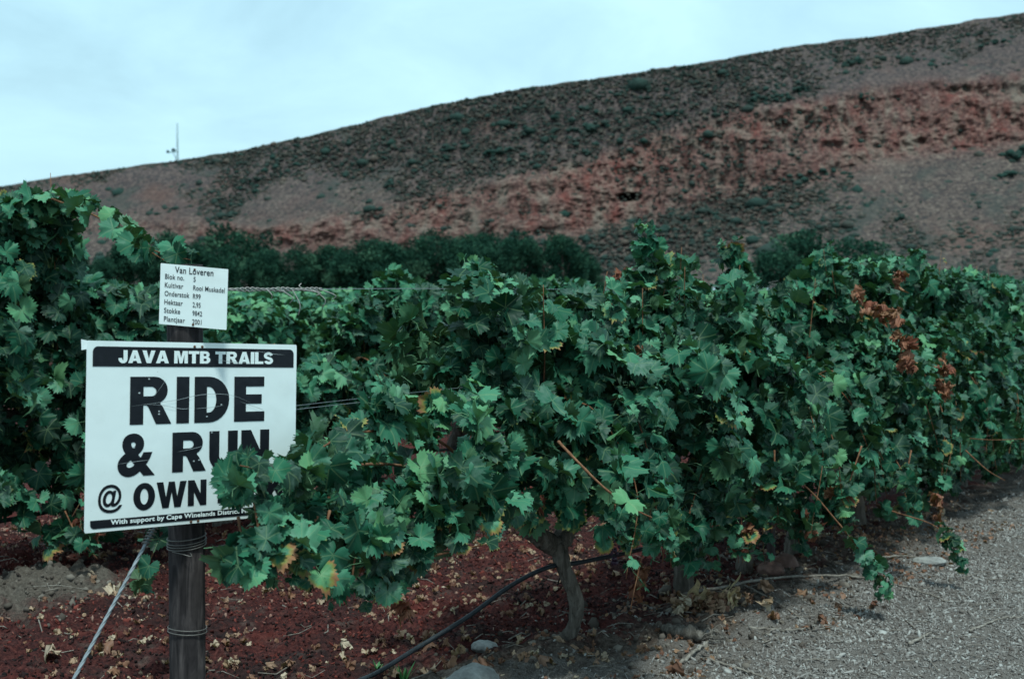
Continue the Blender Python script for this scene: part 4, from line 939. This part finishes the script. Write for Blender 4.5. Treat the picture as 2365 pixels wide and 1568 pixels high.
# ------------------------------------------------------------------ the two signs
def arc(cx, cy, rx, ry, a0, a1, n=14): return [(cx + rx * math.cos(R(a0 + (a1 - a0) * i / n)), cy + ry * math.sin(R(a0 + (a1 - a0) * i / n))) for i in range(n + 1)]
def thick(path, w):
    l, r_ = [], []
    for i, p in enumerate(path):
        a = path[max(i - 1, 0)]; b = path[min(i + 1, len(path) - 1)]; d = Vector((b[0] - a[0], b[1] - a[1])).normalized(); nx, ny = -d.y * w / 2, d.x * w / 2
        l.append((p[0] + nx, p[1] + ny)); r_.append((p[0] - nx, p[1] - ny))
    return l + r_[::-1]
GLY = {
 'I': (.29, [[(0, 0), (.29, 0), (.29, 1), (0, 1)]]),
 'E': (.74, [[(0, 0), (.75, 0), (.75, .22), (.29, .22), (.29, .395), (.68, .395), (.68, .605), (.29, .605), (.29, .78), (.74, .78), (.74, 1), (0, 1)]]),
 'D': (.82, [[(0, 0), (.34, 0)] + arc(.34, .5, .48, .5, -90, 90) + [(0, 1)], [(.29, .22), (.34, .22)] + arc(.34, .5, .17, .28, -90, 90) + [(.29, .78)]]),
 'R': (.90, [[(0, 0), (.29, 0), (.29, .40), (.36, .40), (.40, .36), (.57, 0), (.91, 0), (.72, .36), (.66, .43)] + arc(.53, .715, .29, .285, -62, 90) + [(0, 1)], [(.29, .59), (.46, .59)] + arc(.46, .69, .11, .10, -90, 90) + [(.29, .79)]]),
 'U': (.80, [[(0, 1), (0, .36)] + arc(.4, .36, .4, .38, 180, 360) + [(.8, 1), (.52, 1), (.52, .36)] + arc(.4, .36, .12, .14, 360, 180) + [(.28, 1)]]),
 'N': (.82, [[(0, 0), (0, 1), (.28, 1), (.55, .47), (.55, 1), (.82, 1), (.82, 0), (.55, 0), (.27, .53), (.27, 0)]]),
 'O': (.90, [arc(.45, .5, .45, .52, 0, 355, 40), arc(.45, .5, .165, .30, 0, 355, 30)]),
 'W': (1.28, [[(0, 1), (.28, 1), (.40, .42), (.51, 1), (.77, 1), (.88, .42), (1.0, 1), (1.28, 1), (1.03, 0), (.76, 0), (.64, .6), (.52, 0), (.25, 0)]]),
 'S': (.74, [thick(arc(.36, .705, .25, .185, 8, 250, 16) + arc(.38, .285, .25, .185, 80, -172, 18), .235)]),
 'K': (.90, [[(0, 0), (0, 1), (.28, 1), (.28, .62), (.56, 1), (.88, 1), (.55, .6), (.9, 0), (.57, 0), (.37, .38), (.28, .27), (.28, 0)]]),
 'J': (.62, [[(.34, 1), (.62, 1), (.62, .33)] + arc(.31, .33, .31, .35, 0, -180) + [(0, .38), (.26, .38)] + arc(.30, .31, .045, .08, 180, 360, 8) + [(.345, .33)]]),
 'A': (.92, [[(0, 0), (.31, 1), (.61, 1), (.92, 0), (.63, 0), (.58, .17), (.34, .17), (.29, 0)], [(.395, .37), (.525, .37), (.46, .68)]]),
 'V': (.92, [[(0, 1), (.3, 1), (.46, .36), (.62, 1), (.92, 1), (.61, 0), (.31, 0)]]),
 'M': (1.0, [[(0, 0), (0, 1), (.38, 1), (.5, .45), (.62, 1), (1, 1), (1, 0), (.75, 0), (.75, .70), (.6, 0), (.4, 0), (.25, .7), (.25, 0)]]),
 'T': (.80, [[(.26, 0), (.26, .77), (0, .77), (0, 1), (.8, 1), (.8, .77), (.54, .77), (.54, 0)]]),
 'B': (.78, [[(0, 0), (.46, 0)] + arc(.47, .285, .31, .285, -90, 62) + arc(.45, .735, .27, .265, -45, 90) + [(0, 1)], [(.28, .20), (.44, .20)] + arc(.44, .30, .075, .10, -90, 90, 8) + [(.28, .40)], [(.28, .61), (.42, .61)] + arc(.42, .70, .07, .09, -90, 90, 8) + [(.28, .79)]]),
 'L': (.68, [[(0, 0), (.68, 0), (.68, .22), (.28, .22), (.28, 1), (0, 1)]]),
}
def _curve_to_geo(cu):
    o = bpy.data.objects.new("tmp", cu); COL.objects.link(o); bpy.context.view_layer.update()
    me = bpy.data.meshes.new_from_object(o.evaluated_get(bpy.context.evaluated_depsgraph_get()))
    V = np.array([v.co[:2] for v in me.vertices]); F = [tuple(p.vertices) for p in me.polygons]
    bpy.data.objects.remove(o); bpy.data.meshes.remove(me); return V, F
def poly_geo(loops):
    cu = bpy.data.curves.new("outline", 'CURVE'); cu.dimensions = '2D'; cu.fill_mode = 'BOTH'
    for L in loops:
        s = cu.splines.new('POLY'); s.points.add(len(L) - 1); s.use_cyclic_u = True
        for p, (x, y) in zip(s.points, L): p.co = (x, y, 0, 1)
    return _curve_to_geo(cu)
def glyph_line(text, gap=.07, space=.36):
    VV = []; FF = []; x = 0; b = 0
    for ch in text:
        if ch == ' ': x += space; continue
        w, loops = GLY[ch]; V, F = poly_geo(loops); VV.append(V + np.array([x, 0])); FF += [tuple(i + b for i in f) for f in F]; b += len(V); x += w + gap
    return np.concatenate(VV), FF
def font_line(text, off=0.0, sp=1.0):
    cu = bpy.data.curves.new("lettering", 'FONT'); cu.body = text; cu.offset = off; cu.space_character = sp; cu.resolution_u = 6
    return _curve_to_geo(cu)
class Plate:
    """a flat plate in space; u across, v down, 0..1; w lifts off the face"""
    def __init__(s, TL, TR, BL): s.o, s.U, s.V = map(np.array, (TL, TR - TL, BL - TL)); s.N = unit(np.cross(s.V, s.U)); s.w = np.linalg.norm(s.U); s.h = np.linalg.norm(s.V)
    def p(s, u, v, w=0.0): return s.o + s.U * u + s.V * v + s.N * w
    def put(s, geo, box, w, name, mat, parent, skew=0.0):
        """lay flat geometry into box (u0, v0, u1, v1)"""
        V, F = geo; lo, hi = V.min(0), V.max(0); f = (V - lo) / (hi - lo); u0, v0, u1, v1 = box; m = MB()
        m.add([s.p(u0 + (u1 - u0) * a, v1 + (v0 - v1) * b + skew * a, w) for a, b in f], F); return m.build(name, mat, parent, False)
def plate_solid(pl, th, r, name, mat, parent, flange=False):
    n = 8; out = []
    ru, rv = r / pl.w, r / pl.h
    for cu, cv, a0 in ((1 - ru, rv, 0), (ru, rv, 90), (ru, 1 - rv, 180), (1 - ru, 1 - rv, 270)):
        for i in range(n): a = R(a0 + 90 * i / (n - 1)); out.append((cu + ru * math.cos(a), cv - rv * math.sin(a)))
    k = len(out); V = [pl.p(u, v, 0) for u, v in out] + [pl.p(u, v, -th) for u, v in out]
    F = [tuple(range(k)), tuple(range(2 * k - 1, k - 1, -1))] + [(i, (i + 1) % k + 0, (i + 1) % k + k, i + k)[::-1] for i in range(k)]
    m = MB(); m.add(V, F)
    if flange:   # folded-back strip along the left edge
        q = [pl.p(0.0, 0.0, -th), pl.p(0.0, 0.03, -th), pl.p(0.0, 0.97, -th), pl.p(-0.0, 1.0, -th)]
        d = -pl.N * 0.018 - unit(pl.U) * 0.006
        m.add([q[0], q[3], q[3] + d, q[0] + d, q[0] + unit(pl.U) * .002, q[3] + unit(pl.U) * .002, q[3] + d + unit(pl.U) * .002, q[0] + d + unit(pl.U) * .002], [(0, 1, 2, 3), (7, 6, 5, 4), (0, 3, 7, 4), (1, 5, 6, 2), (3, 2, 6, 7)])
    o = m.build(name, mat, parent, False)
    return o
def band(u0, v0, u1, v1, ru, rv, top):
    L = []
    if top: L = [(u0, v1), (u1, v1)] + arc(u1 - ru, v0 + rv, ru, -rv, 0, 90, 8) + arc(u0 + ru, v0 + rv, ru, -rv, 90, 180, 8)
    else: L = [(u0, v0)] + [(u0 + ru - ru * math.cos(R(a)), v1 - rv + rv * math.sin(R(a))) for a in range(0, 91, 15)] + [(u1 - ru + ru * math.cos(R(a)), v1 - rv + rv * math.sin(R(a))) for a in range(90, -1, -15)] + [(u1, v0)]
    return L
def screw(pl, u, v, parent, r=0.0045):
    m = MB(); c = pl.p(u, v, 0); a = unit(pl.U); b = unit(pl.V); V = []; F = []
    for j, (rr, w) in enumerate(((1, 0), (0.95, .0016), (0.55, .003))):
        for k in range(10): t = k / 10 * 6.283; V.append(c + (a * math.cos(t) + b * math.sin(t)) * r * rr + pl.N * w)
    for j in range(2):
        for k in range(10): F.append((j * 10 + k, j * 10 + (k + 1) % 10, (j + 1) * 10 + (k + 1) % 10, (j + 1) * 10 + k))
    F.append(tuple(20 + k for k in range(10))); m.add(V, F); m.build("screw", M_RUST, parent)
def make_signs():
    pl = Plate(np.array([-1.19603, 4.00137, 1.40592]), np.array([-0.69174, 4.56522, 1.37167]), np.array([-1.20143, 3.9748, 0.86469]))
    e = empty("notice_board", pl.p(0.45, 1.0), "large white notice board with bold black lettering, half covered by leaves", "sign")
    plate_solid(pl, 0.0025, 0.006, "board_panel", M_WHITE, e)
    m = MB(); m.add([pl.p(0.0, 0.0, -.0005), pl.p(0.0, 0.045, -.0005), pl.p(-0.012, 0.05, -.014), pl.p(-0.014, -0.006, -.014)], [(0, 1, 2, 3)]); m.build('bent_corner', M_WHITE, e, False)
    up = 0.0012
    def flat(loop, name, mat, w):
        m = MB(); m.add([pl.p(u, v, w) for u, v in loop], [tuple(range(len(loop)))]); return m.build(name, mat, e, False)
    head = flat(band(.0235, .0290, .9835, .1345, .022, .03, True), "header_band", M_BLACK, up)
    foot = flat(band(.0222, .9375, .9337, .9815, .02, .022, False), "footer_band", M_BLACK, up)
    pl.put(glyph_line("JAVA MTB TRAILS", .05, .33), (.1325, .0465, .872, .1165), 2 * up, "lettering", M_WHITE, head)
    pl.put(glyph_line("RIDE", .12), (.1865, .1882, .831, .4444), up, "lettering", M_BLACK, e)
    pl.put(font_line("&", 0.034), (.1355, .4905, .3017, .7215), up, "lettering", M_BLACK, e)
    pl.put(glyph_line("RUN", .10), (.3806, .4935, .858, .716), up, "lettering", M_BLACK, e)
    pl.put(font_line("@", 0.017), (.0542, .755, .1590, .9048), up, "lettering", M_BLACK, e)
    pl.put(glyph_line("OWN", .06), (.2068, .7575, .5451, .9045), up, "lettering", M_BLACK, e)
    pl.put(glyph_line("RISK", .06), (.5998, .7575, .9513, .9015), up, "lettering", M_BLACK, e)
    pl.put(font_line("With support by Cape Winelands District Municipality", 0.034, 1.05), (.1084, .9405, .887, .9742), 2 * up, "lettering", M_WHITE, foot)
    for u, v in ((.4799, .0225), (.5163, .0222), (.4733, .990), (.5069, .989)): screw(pl, u, v, e)
    m = MB()
    for L in ([(.19, .345), (.30, .33), (.40, .315), (.50, .29), (.60, .285), (.68, .30), (.76, .34)], [(.25, .335), (.34, .345), (.42, .365), (.47, .36)], [(.48, .365), (.56, .36), (.62, .35)], [(.7, .33), (.8, .37), (.83, .385)], [(.29, .30), (.33, .23), (.35, .20)], [(.40, .60), (.48, .585), (.53, .57)], [(.78, .04), (.86, .055), (.93, .06)], [(.58, .09), (.66, .105), (.76, .112)], [(.13, .65), (.22, .64), (.28, .635)]):
        C = spline([(u, v, 0) for u, v in L], 16); V = []; F = []
        for i, (u, v, _) in enumerate(C):
            w = 0.0011 * math.sin(math.pi * (i + .5) / 16); V += [pl.p(u, v - w, 3.2 * up), pl.p(u, v + w, 3.2 * up)]
            if i: F.append((2 * i - 2, 2 * i - 1, 2 * i + 1, 2 * i))
        m.add(V, F)
    m.build("scratches", M_SCRATCH, e, False)
    for u, v in ((.268, .20), (.225, .275), (.315, .375), (.315, .39), (.61, .345), (.54, .41), (.565, .50), (.48, .655), (.505, .65), (.205, .565)):  # shot dents
        screw_dent(pl, u, v, e)
    q = Plate(at(371, 608, 4.274), at(527, 622, 4.274), at(367, 748, 4.274))
    e2 = empty("block_plate", q.p(0.5, 1.0), "small white block plate with lines of dark print, atop the post", "sign")
    plate_solid(q, 0.0022, 0.002, "plate_panel", M_WHITE, e2)
    def tx(s, u0, vb, u1, cap, off=.012):
        V, F = font_line(s, off, 1.06); m = MB(); lo = V[:, 0].min(); hi = V[:, 0].max(); capu = 0.70; k = cap / capu
        m.add([q.p(u0 + (u1 - u0) * (a - lo) / (hi - lo), vb - k * b, 0.001) for a, b in V], F); m.build("lettering", M_PRINT, e2, False)
    tx("Van Loveren", .215, .135, .785, .105, .014)
    for i, (a, ua, b, ub) in enumerate((("Blok no.", .355, "5", .525), ("Kultivar", .345, "Rooi Muskadel", .960), ("Onderstok", .44, "R99", .605), ("Hektaar", .345, "2,95", .61), ("Stokke", .31, "9842", .635), ("Plantjaar", .385, "2001", .63))):
        vb = .248 + .1395 * i; tx(a, .072, vb, ua, .082); tx(b, .492, vb + .006, ub, .080)
    screw(q, .505, .055, e2, .0035); screw(q, .505, .965, e2, .0035)
def screw_dent(pl, u, v, parent):
    m = MB(); c = pl.p(u, v, 0.0036); a = unit(pl.U); b = unit(pl.V); r = 0.0035
    V = [c + (a * math.cos(t) + b * math.sin(t) * 0.7) * r for t in np.linspace(0, 6.283, 9)[:-1]]
    m.add(V, [tuple(range(8))]); m.build("paint_chip", M_SCRATCH, parent, False)
make_signs()

# ------------------------------------------------------------------ small things on the ground
def ground_at(px, py):
    """where the line of sight through a pixel meets the flat ground"""
    y = (CY - py) / FPX; dy = math.cos(PITCH) + y * math.sin(PITCH); dz = -math.sin(PITCH) + y * math.cos(PITCH); Y = CAM_H / (-dz / dy)
    p = at(px, py, Y); p[2] = ghf(p[0], p[1]); return p
def stone(px, py, w, h, d, mat, lab, seed):
    V, F = blob(seed, 4, 1.0); n = fbm(V * 2.2 + seed, seed, 4); V = unit(V) * (0.72 + 0.5 * n)[:, None]
    V = V / np.array([np.ptp(V[:, 0]), np.ptp(V[:, 1]), np.ptp(V[:, 2])]); p = ground_at(px, py)
    V = V * np.array([w, d, h]) + p + np.array([0, 0, h * 0.22]); tag(link("stone", tri_mesh("stone", V, F, mat)), lab, "stone")
stone(1093, 1612, 0.23, 0.15, 0.2, M_STONE, "big pale rounded stone at the bottom edge by the soil", 3)
stone(1118, 1512, 0.115, 0.06, 0.10, M_STONE, "smaller pale rough stone behind the big rounded stone", 4)
stone(1780, 1332, 0.15, 0.085, 0.14, M_REDSTONE, "reddish stone in front of its twin under the vines", 5)
stone(1815, 1318, 0.14, 0.12, 0.14, M_REDSTONE, "reddish stone standing taller behind its twin under the vines", 6)
stone(2145, 1297, 0.20, 0.06, 0.12, M_STONE, "flat pale stone at the edge of the gravel track", 7)
def stick(L, r, lab):
    P = [ground_at(x, y) for x, y in L]
    for p in P: p[2] += r + 0.006
    m = MB(); C = spline(P, 8 * len(P)); C += rng.normal(0, r * 0.35, C.shape); m.tube(C, np.linspace(r, r * 0.5, len(C)), 7); tag(m.build("stick", M_STICK), lab, "stick")
stick([(1730, 1452), (1830, 1447), (1920, 1432)], 0.007, "pale straight stick lying on the gravel beyond the dry tuft")
stick([(1580, 1390), (1800, 1345), (1960, 1335), (2090, 1345), (2190, 1375)], 0.008, "long grey bent stick lying along the foot of the vines")
stick([(1690, 1350), (1780, 1390), (1850, 1420)], 0.006, "dark thin stick crossing the brown litter")
stick([(1560, 1540), (1620, 1510), (1640, 1490)], 0.009, "short grey stick ending at the bark lump")
stick([(2000, 1310), (2080, 1290), (2200, 1300)], 0.007, "grey twig arching near the flat pale stone")
stick([(2240, 1445), (2310, 1420), (2365, 1412)], 0.006, "thin stick on the gravel near the right edge")
stick([(2100, 1475), (2135, 1455), (2150, 1448)], 0.008, "stubby brown stick alone on the gravel")
stick([(1630, 1520), (1730, 1545), (1800, 1568)], 0.006, "slim pale stick at the bottom edge of the gravel")
def bark_lump():
    P = [ground_at(1530, 1468) + np.array([0, 0, .03]), ground_at(1575, 1480) + np.array([0, 0, .05]), ground_at(1630, 1490) + np.array([0, 0, .035])]; b = ground_at(1575, 1480)
    e = empty("root_lump", b, "gnarled brown root lump lying right of the twisted trunk", "root")
    C = spline(P, 24); m = MB(); m.tube(C, [(0.012 + 0.02 * math.sin(math.pi * (i + 1) / 26)) * (0.75 + 0.5 * random.random()) for i in range(24)], 14, True, 0.22); m.build("root_wood", M_BARK, e)
    m = MB()
    for i in range(26):
        p = P[2] + rng.normal(0, 0.012, 3); m.tube(spline([p, p + np.array([rng.uniform(.01, .06), rng.normal(0, .02), rng.uniform(-.02, .04)]), p + np.array([rng.uniform(.03, .09), rng.normal(0, .03), rng.uniform(-.03, .02)])], 7), 0.0016, 4)
    m.build("root_fibres", M_STICK, e)
bark_lump()
# dry weed tuft
def dry_tuft():
    b = ground_at(1640, 1415); e = empty("dry_weed", b, "dry papery weed tuft with upright withered leaves", "weed")
    n = 46; P = b + np.stack([rng.normal(0, 0.11, n), rng.normal(0, 0.05, n), rng.uniform(0.0, 0.07, n)], -1); O = unit(rng.normal(size=(n, 3)) + np.array([0, -.5, .4])); N, T = orient(O, -0.1, 0.3, 0.8); S = rng.uniform(0.018, 0.04, n)
    A = np.concatenate([P, N, T, S[:, None], rng.uniform(.2, 1, n)[:, None], np.zeros((n, 1))], -1); link("crumpled_leaves", foliage_mesh(A, 'dry', M_LITTER, "crumpled_leaves", False), e)
    for dx, h, l in ((-0.07, .15, .0), (0.085, .19, .05), (0.06, .14, .03), (-0.02, .12, -.02), (0.1, .12, .01)):
        m = MB(); V = []; F = []; c = b + np.array([dx, rng.normal(0, .02), 0])
        for i in range(12):
            f = i / 11; w = 0.026 * math.sin(math.pi * min(1, f * .85 + .15)) + .002; tw = 1.2 * f + dx * 9; d = np.array([math.cos(tw), math.sin(tw) * .6, 0.1]); p = c + np.array([l * f * f + .01 * math.sin(f * 9), 0.02 * math.sin(f * 5), h * f])
            V += [p - d * w, p + np.array([0, .012, 0]), p + d * w]
            if i: F += [(3 * i - 3, 3 * i - 2, 3 * i + 1, 3 * i), (3 * i - 2, 3 * i - 1, 3 * i + 2, 3 * i + 1)]
        m.add(V, F); m.build("withered_leaf", M_STRAW, e)
M_STRAW = plain("straw", (0.50, 0.38, 0.22), 0.8, 0.2, 0, 0.4, 40)
dry_tuft()
M_SEED = plain("fresh_weed_leaf", (0.05, 0.17, 0.05), 0.5, 0.3, 0, 0.3, 60)
def weed(px, py, h, n, lab, wide=1.0):
    b = ground_at(px, py); m = MB()
    for k in range(n):
        a = k * 2.4 + .5; d = np.array([math.cos(a), math.sin(a), 0]); L = h * rng.uniform(.6, 1.1); V = []; F = []; s = np.cross(d, UP); sp = rng.uniform(.15, .6) * wide
        for i in range(9):
            f = i / 8; w = 0.006 * math.sin(math.pi * (f * .9 + .1)) + .0006; p = b + d * L * f * sp + UP * (L * f * (1 - .35 * f * sp) - .01)
            V += [p - s * w, p + UP * -.001, p + s * w]
            if i: F += [(3 * i - 3, 3 * i - 2, 3 * i + 1, 3 * i), (3 * i - 2, 3 * i - 1, 3 * i + 2, 3 * i + 1)]
        m.add(V, F)
    tag(m.build("weed", M_SEED), lab, "weed")
weed(932, 1566, 0.12, 7, "bright green grassy weed sprouting at the bottom edge"); weed(872, 1560, 0.05, 6, "tiny dull green seedling next to the pipe", 1.8)
# named fallen leaves
for x, y, s, c, lab in [(1790, 1428, .05, .35, "curled orange brown leaf on the gravel near the dry tuft"), (1895, 1425, .055, .1, "curled rust coloured leaf right of the pale stick"), (2020, 1390, .045, .0, "rust leaf among the brown litter near the hanging shoot"), (265, 1395, .075, .9, "large pale dead leaf behind the stay cable"), (120, 1522, .07, .85, "pale dead leaf on the soil left of the stay cable"), (235, 1508, .06, .3, "crumpled brown leaf touching the stay cable"), (1560, 1550, .05, .2, "small dark dead leaf on the stick by the bottom edge")]:
    p = ground_at(x, y); A = np.array([[*p + np.array([0, 0, .025]), *rng.normal(0, .3, 2), 1, *rng.normal(0, 1, 2), 0, s * 0.72, c, 0]])
    tag(link("fallen_leaf", foliage_mesh(A, 'dry', M_LITTER, "fallen_leaf", False)), lab, "leaf")
# leaf litter, twigs, mulch, gravel: nobody could count them
def scatter_xy(n, x0, x1, y0, y1): return rng.uniform(x0, x1, n), rng.uniform(y0, y1, n)
def make_litter():
    x, y = scatter_xy(7000, -3.2, 3.6, 5.4, 10.5); t, n = tn(x, y); c = fbm(np.stack([x * 2, y * 2, x * 0], -1), 14, 2)
    keep = (n < 0.75) & (rng.random(len(x)) < np.where(n > 0.35, 0.15, np.where(n > -2.2, 0.55, 0.35)) * (c > 0.42)); x, y = x[keep], y[keep]; m = len(x)
    P = np.stack([x, y, gh(x, y) + rng.uniform(.004, .02, m)], -1); N = np.stack([rng.normal(0, .45, m), rng.normal(0, .45, m) - .3, np.ones(m)], -1); T = np.stack([rng.normal(size=m), rng.normal(size=m), rng.normal(0, .2, m)], -1)
    A = np.concatenate([P, N, T, (rng.lognormal(-4.15, .42, m))[:, None], rng.beta(1.6, 1.3, m)[:, None], np.zeros((m, 1))], -1)
    tag(link("leaf_litter", foliage_mesh(A, 'dry', M_LITTER, "leaf_litter", False)), "pale and brown crumpled dead leaves strewn on the red soil", "leaf litter", kind="stuff")
    # brown fine litter by the row foot
    x, y = scatter_xy(5200, 0.4, 3.6, 5.6, 9.5); t, n = tn(x, y); keep = (n > -0.1) & (n < 0.85) & (fbm(np.stack([x * 3, y * 3, x * 0], -1), 15, 2) > .47); x, y = x[keep], y[keep]; m = len(x)
    P = np.stack([x, y, gh(x, y) + rng.uniform(.002, .012, m)], -1); N = rng.normal(size=(m, 3)) + np.array([0, -.3, 1.2]); T = rng.normal(size=(m, 3))
    A = np.concatenate([P, N, T, rng.uniform(.008, .02, m)[:, None], rng.uniform(0, .5, m)[:, None], np.zeros((m, 1))], -1)
    tag(link("crumbled_litter", foliage_mesh(A, 2, M_LITTER, "crumbled_litter", False)), "fine brown crumbled litter between the vines and the gravel", "leaf litter", kind="stuff")
def make_twigs():
    m = MB(); n = 900; x, y = scatter_xy(n, -3, 3.6, 5.4, 9.5); t, nn = tn(x, y)
    for i in range(n):
        if nn[i] < -0.3 and rng.random() < .55: continue
        a = rng.uniform(0, 3.14) if rng.random() < .4 else rng.normal(0.25, .5); L = rng.lognormal(-3.1, .55); d = np.array([math.cos(a), math.sin(a), 0]) * L; p = np.array([x[i], y[i], 0]); P = [p - d, p + np.array([*rng.normal(0, L * .12, 2), 0]), p + d]
        for q in P: q[2] = ghf(q[0], q[1]) + rng.uniform(.003, .012)
        m.tube(P, [rng.uniform(.0012, .0034)] * 3, 5)
    tag(m.build("twig_litter", M_STICK), "thin broken twigs strewn over the soil and gravel", "twigs", kind="stuff")
def make_mulch():
    bl = [blob(40 + s, 1, .6) for s in range(6)]
    n = 42000; x = rng.uniform(-3.3, 2.2, n); y = rng.uniform(5.35, 11.5, n); t, nn = tn(x, y); q = np.stack([x, y, x * 0], -1)
    bank = 0.45 * sstep(2.6, 1.2, t) * sstep(-.9, 0, nn)
    keep = (nn + bank + .3 * (fbm(q * 1.6, 41, 3) - .5) < -.12) & ~(np.exp(-(((t - 1.5) / .6) ** 2 + ((nn + 2.65) / .42) ** 2)) > .55) & (np.abs(x / y) < .42); x, y = x[keep], y[keep]; m = len(x)
    P = np.stack([x, y, gh(x, y) + .002], -1); S = np.stack([rng.lognormal(-5.0, .5, m), rng.lognormal(-5.0, .5, m), rng.lognormal(-5.3, .4, m)], -1)
    V, F, ow = inst(bl, P, randrot(m), S)
    tag(link("mulch", tri_mesh("mulch", V, F, M_MULCH, {"tint": np.clip(rng.beta(1.3, 1.7, m) + .9 * (fbm(np.stack([x * 2, y * 2, x * 0], -1), 7, 2) - .5) + np.where(nn[keep] < -3.0, .35, 0), 0, 1)[ow]}, False)), "clumpy dark red mulch covering the soil between the rows", "mulch", kind="stuff")
def make_gravel():
    bl = [blob(60 + s, 1, .5) for s in range(6)]
    n = 190000; x = rng.uniform(0.1, 6.0, n); y = rng.uniform(5.0, 12.5, n); t, nn = tn(x, y); q = np.stack([x, y, x * 0], -1)
    pr = sstep(.3, .95, nn + .3 * (fbm(q * 1.6, 41, 3) - .5) + .25 * sstep(2.4, 1.2, t)); keep = (rng.random(n) < (.06 + .94 * pr) * (0.55 + 0.45 * sstep(.38, .6, fbm(q * 1.3, 71, 3)))) & (nn > -.3) & (np.abs(x / y) < .6); x, y = x[keep], y[keep]; m = len(x)
    P = np.stack([x, y, gh(x, y) + .002], -1); S = np.stack([rng.lognormal(-4.85, .55, m), rng.lognormal(-5.2, .5, m), rng.lognormal(-5.6, .35, m)], -1)
    V, F, ow = inst(bl, P, randrot(m), S)
    tag(link("gravel", tri_mesh("gravel", V, F, M_CHIP, {"tint": rng.beta(1.9, 1.7, m)[ow]}, False)), "grey stone and wood chips of the gravel track", "gravel", kind="stuff")
def make_clods():
    k = NT("soil_clod"); c = k.attr("tint").outputs["Fac"]
    mat = k.done(k.pbsdf(k.ramp(c, [(0.0, (0.035, 0.026, 0.022)), (0.5, (0.095, 0.075, 0.063)), (1.0, (0.19, 0.16, 0.135))]), 0.95, 0.1))
    bl = [blob(80 + s, 1, .7) for s in range(6)]
    n = 30000; x = rng.uniform(-3.4, 3.4, n); y = rng.uniform(5.35, 9.5, n); t, nn = tn(x, y)
    d = np.exp(-(((t - 1.5) / 0.6) ** 2 + ((nn + 2.65) / 0.42) ** 2)) + 0.5 * sstep(-.5, 0, nn) * sstep(1.0, .5, nn)
    k2 = rng.random(n) < d * 0.8; x, y = x[k2], y[k2]; m = len(x)
    V, F, ow = inst(bl, np.stack([x, y, gh(x, y) + .002], -1), randrot(m), rng.lognormal(-5.0, .6, m))
    tag(link("soil_clods", tri_mesh("soil_clods", V, F, mat, {"tint": rng.beta(1.8, 1.8, m)[ow]}, False)), "crumbly grey brown clods of bare earth", "soil", kind="stuff")
make_clods(); make_litter(); make_twigs(); make_mulch(); make_gravel()
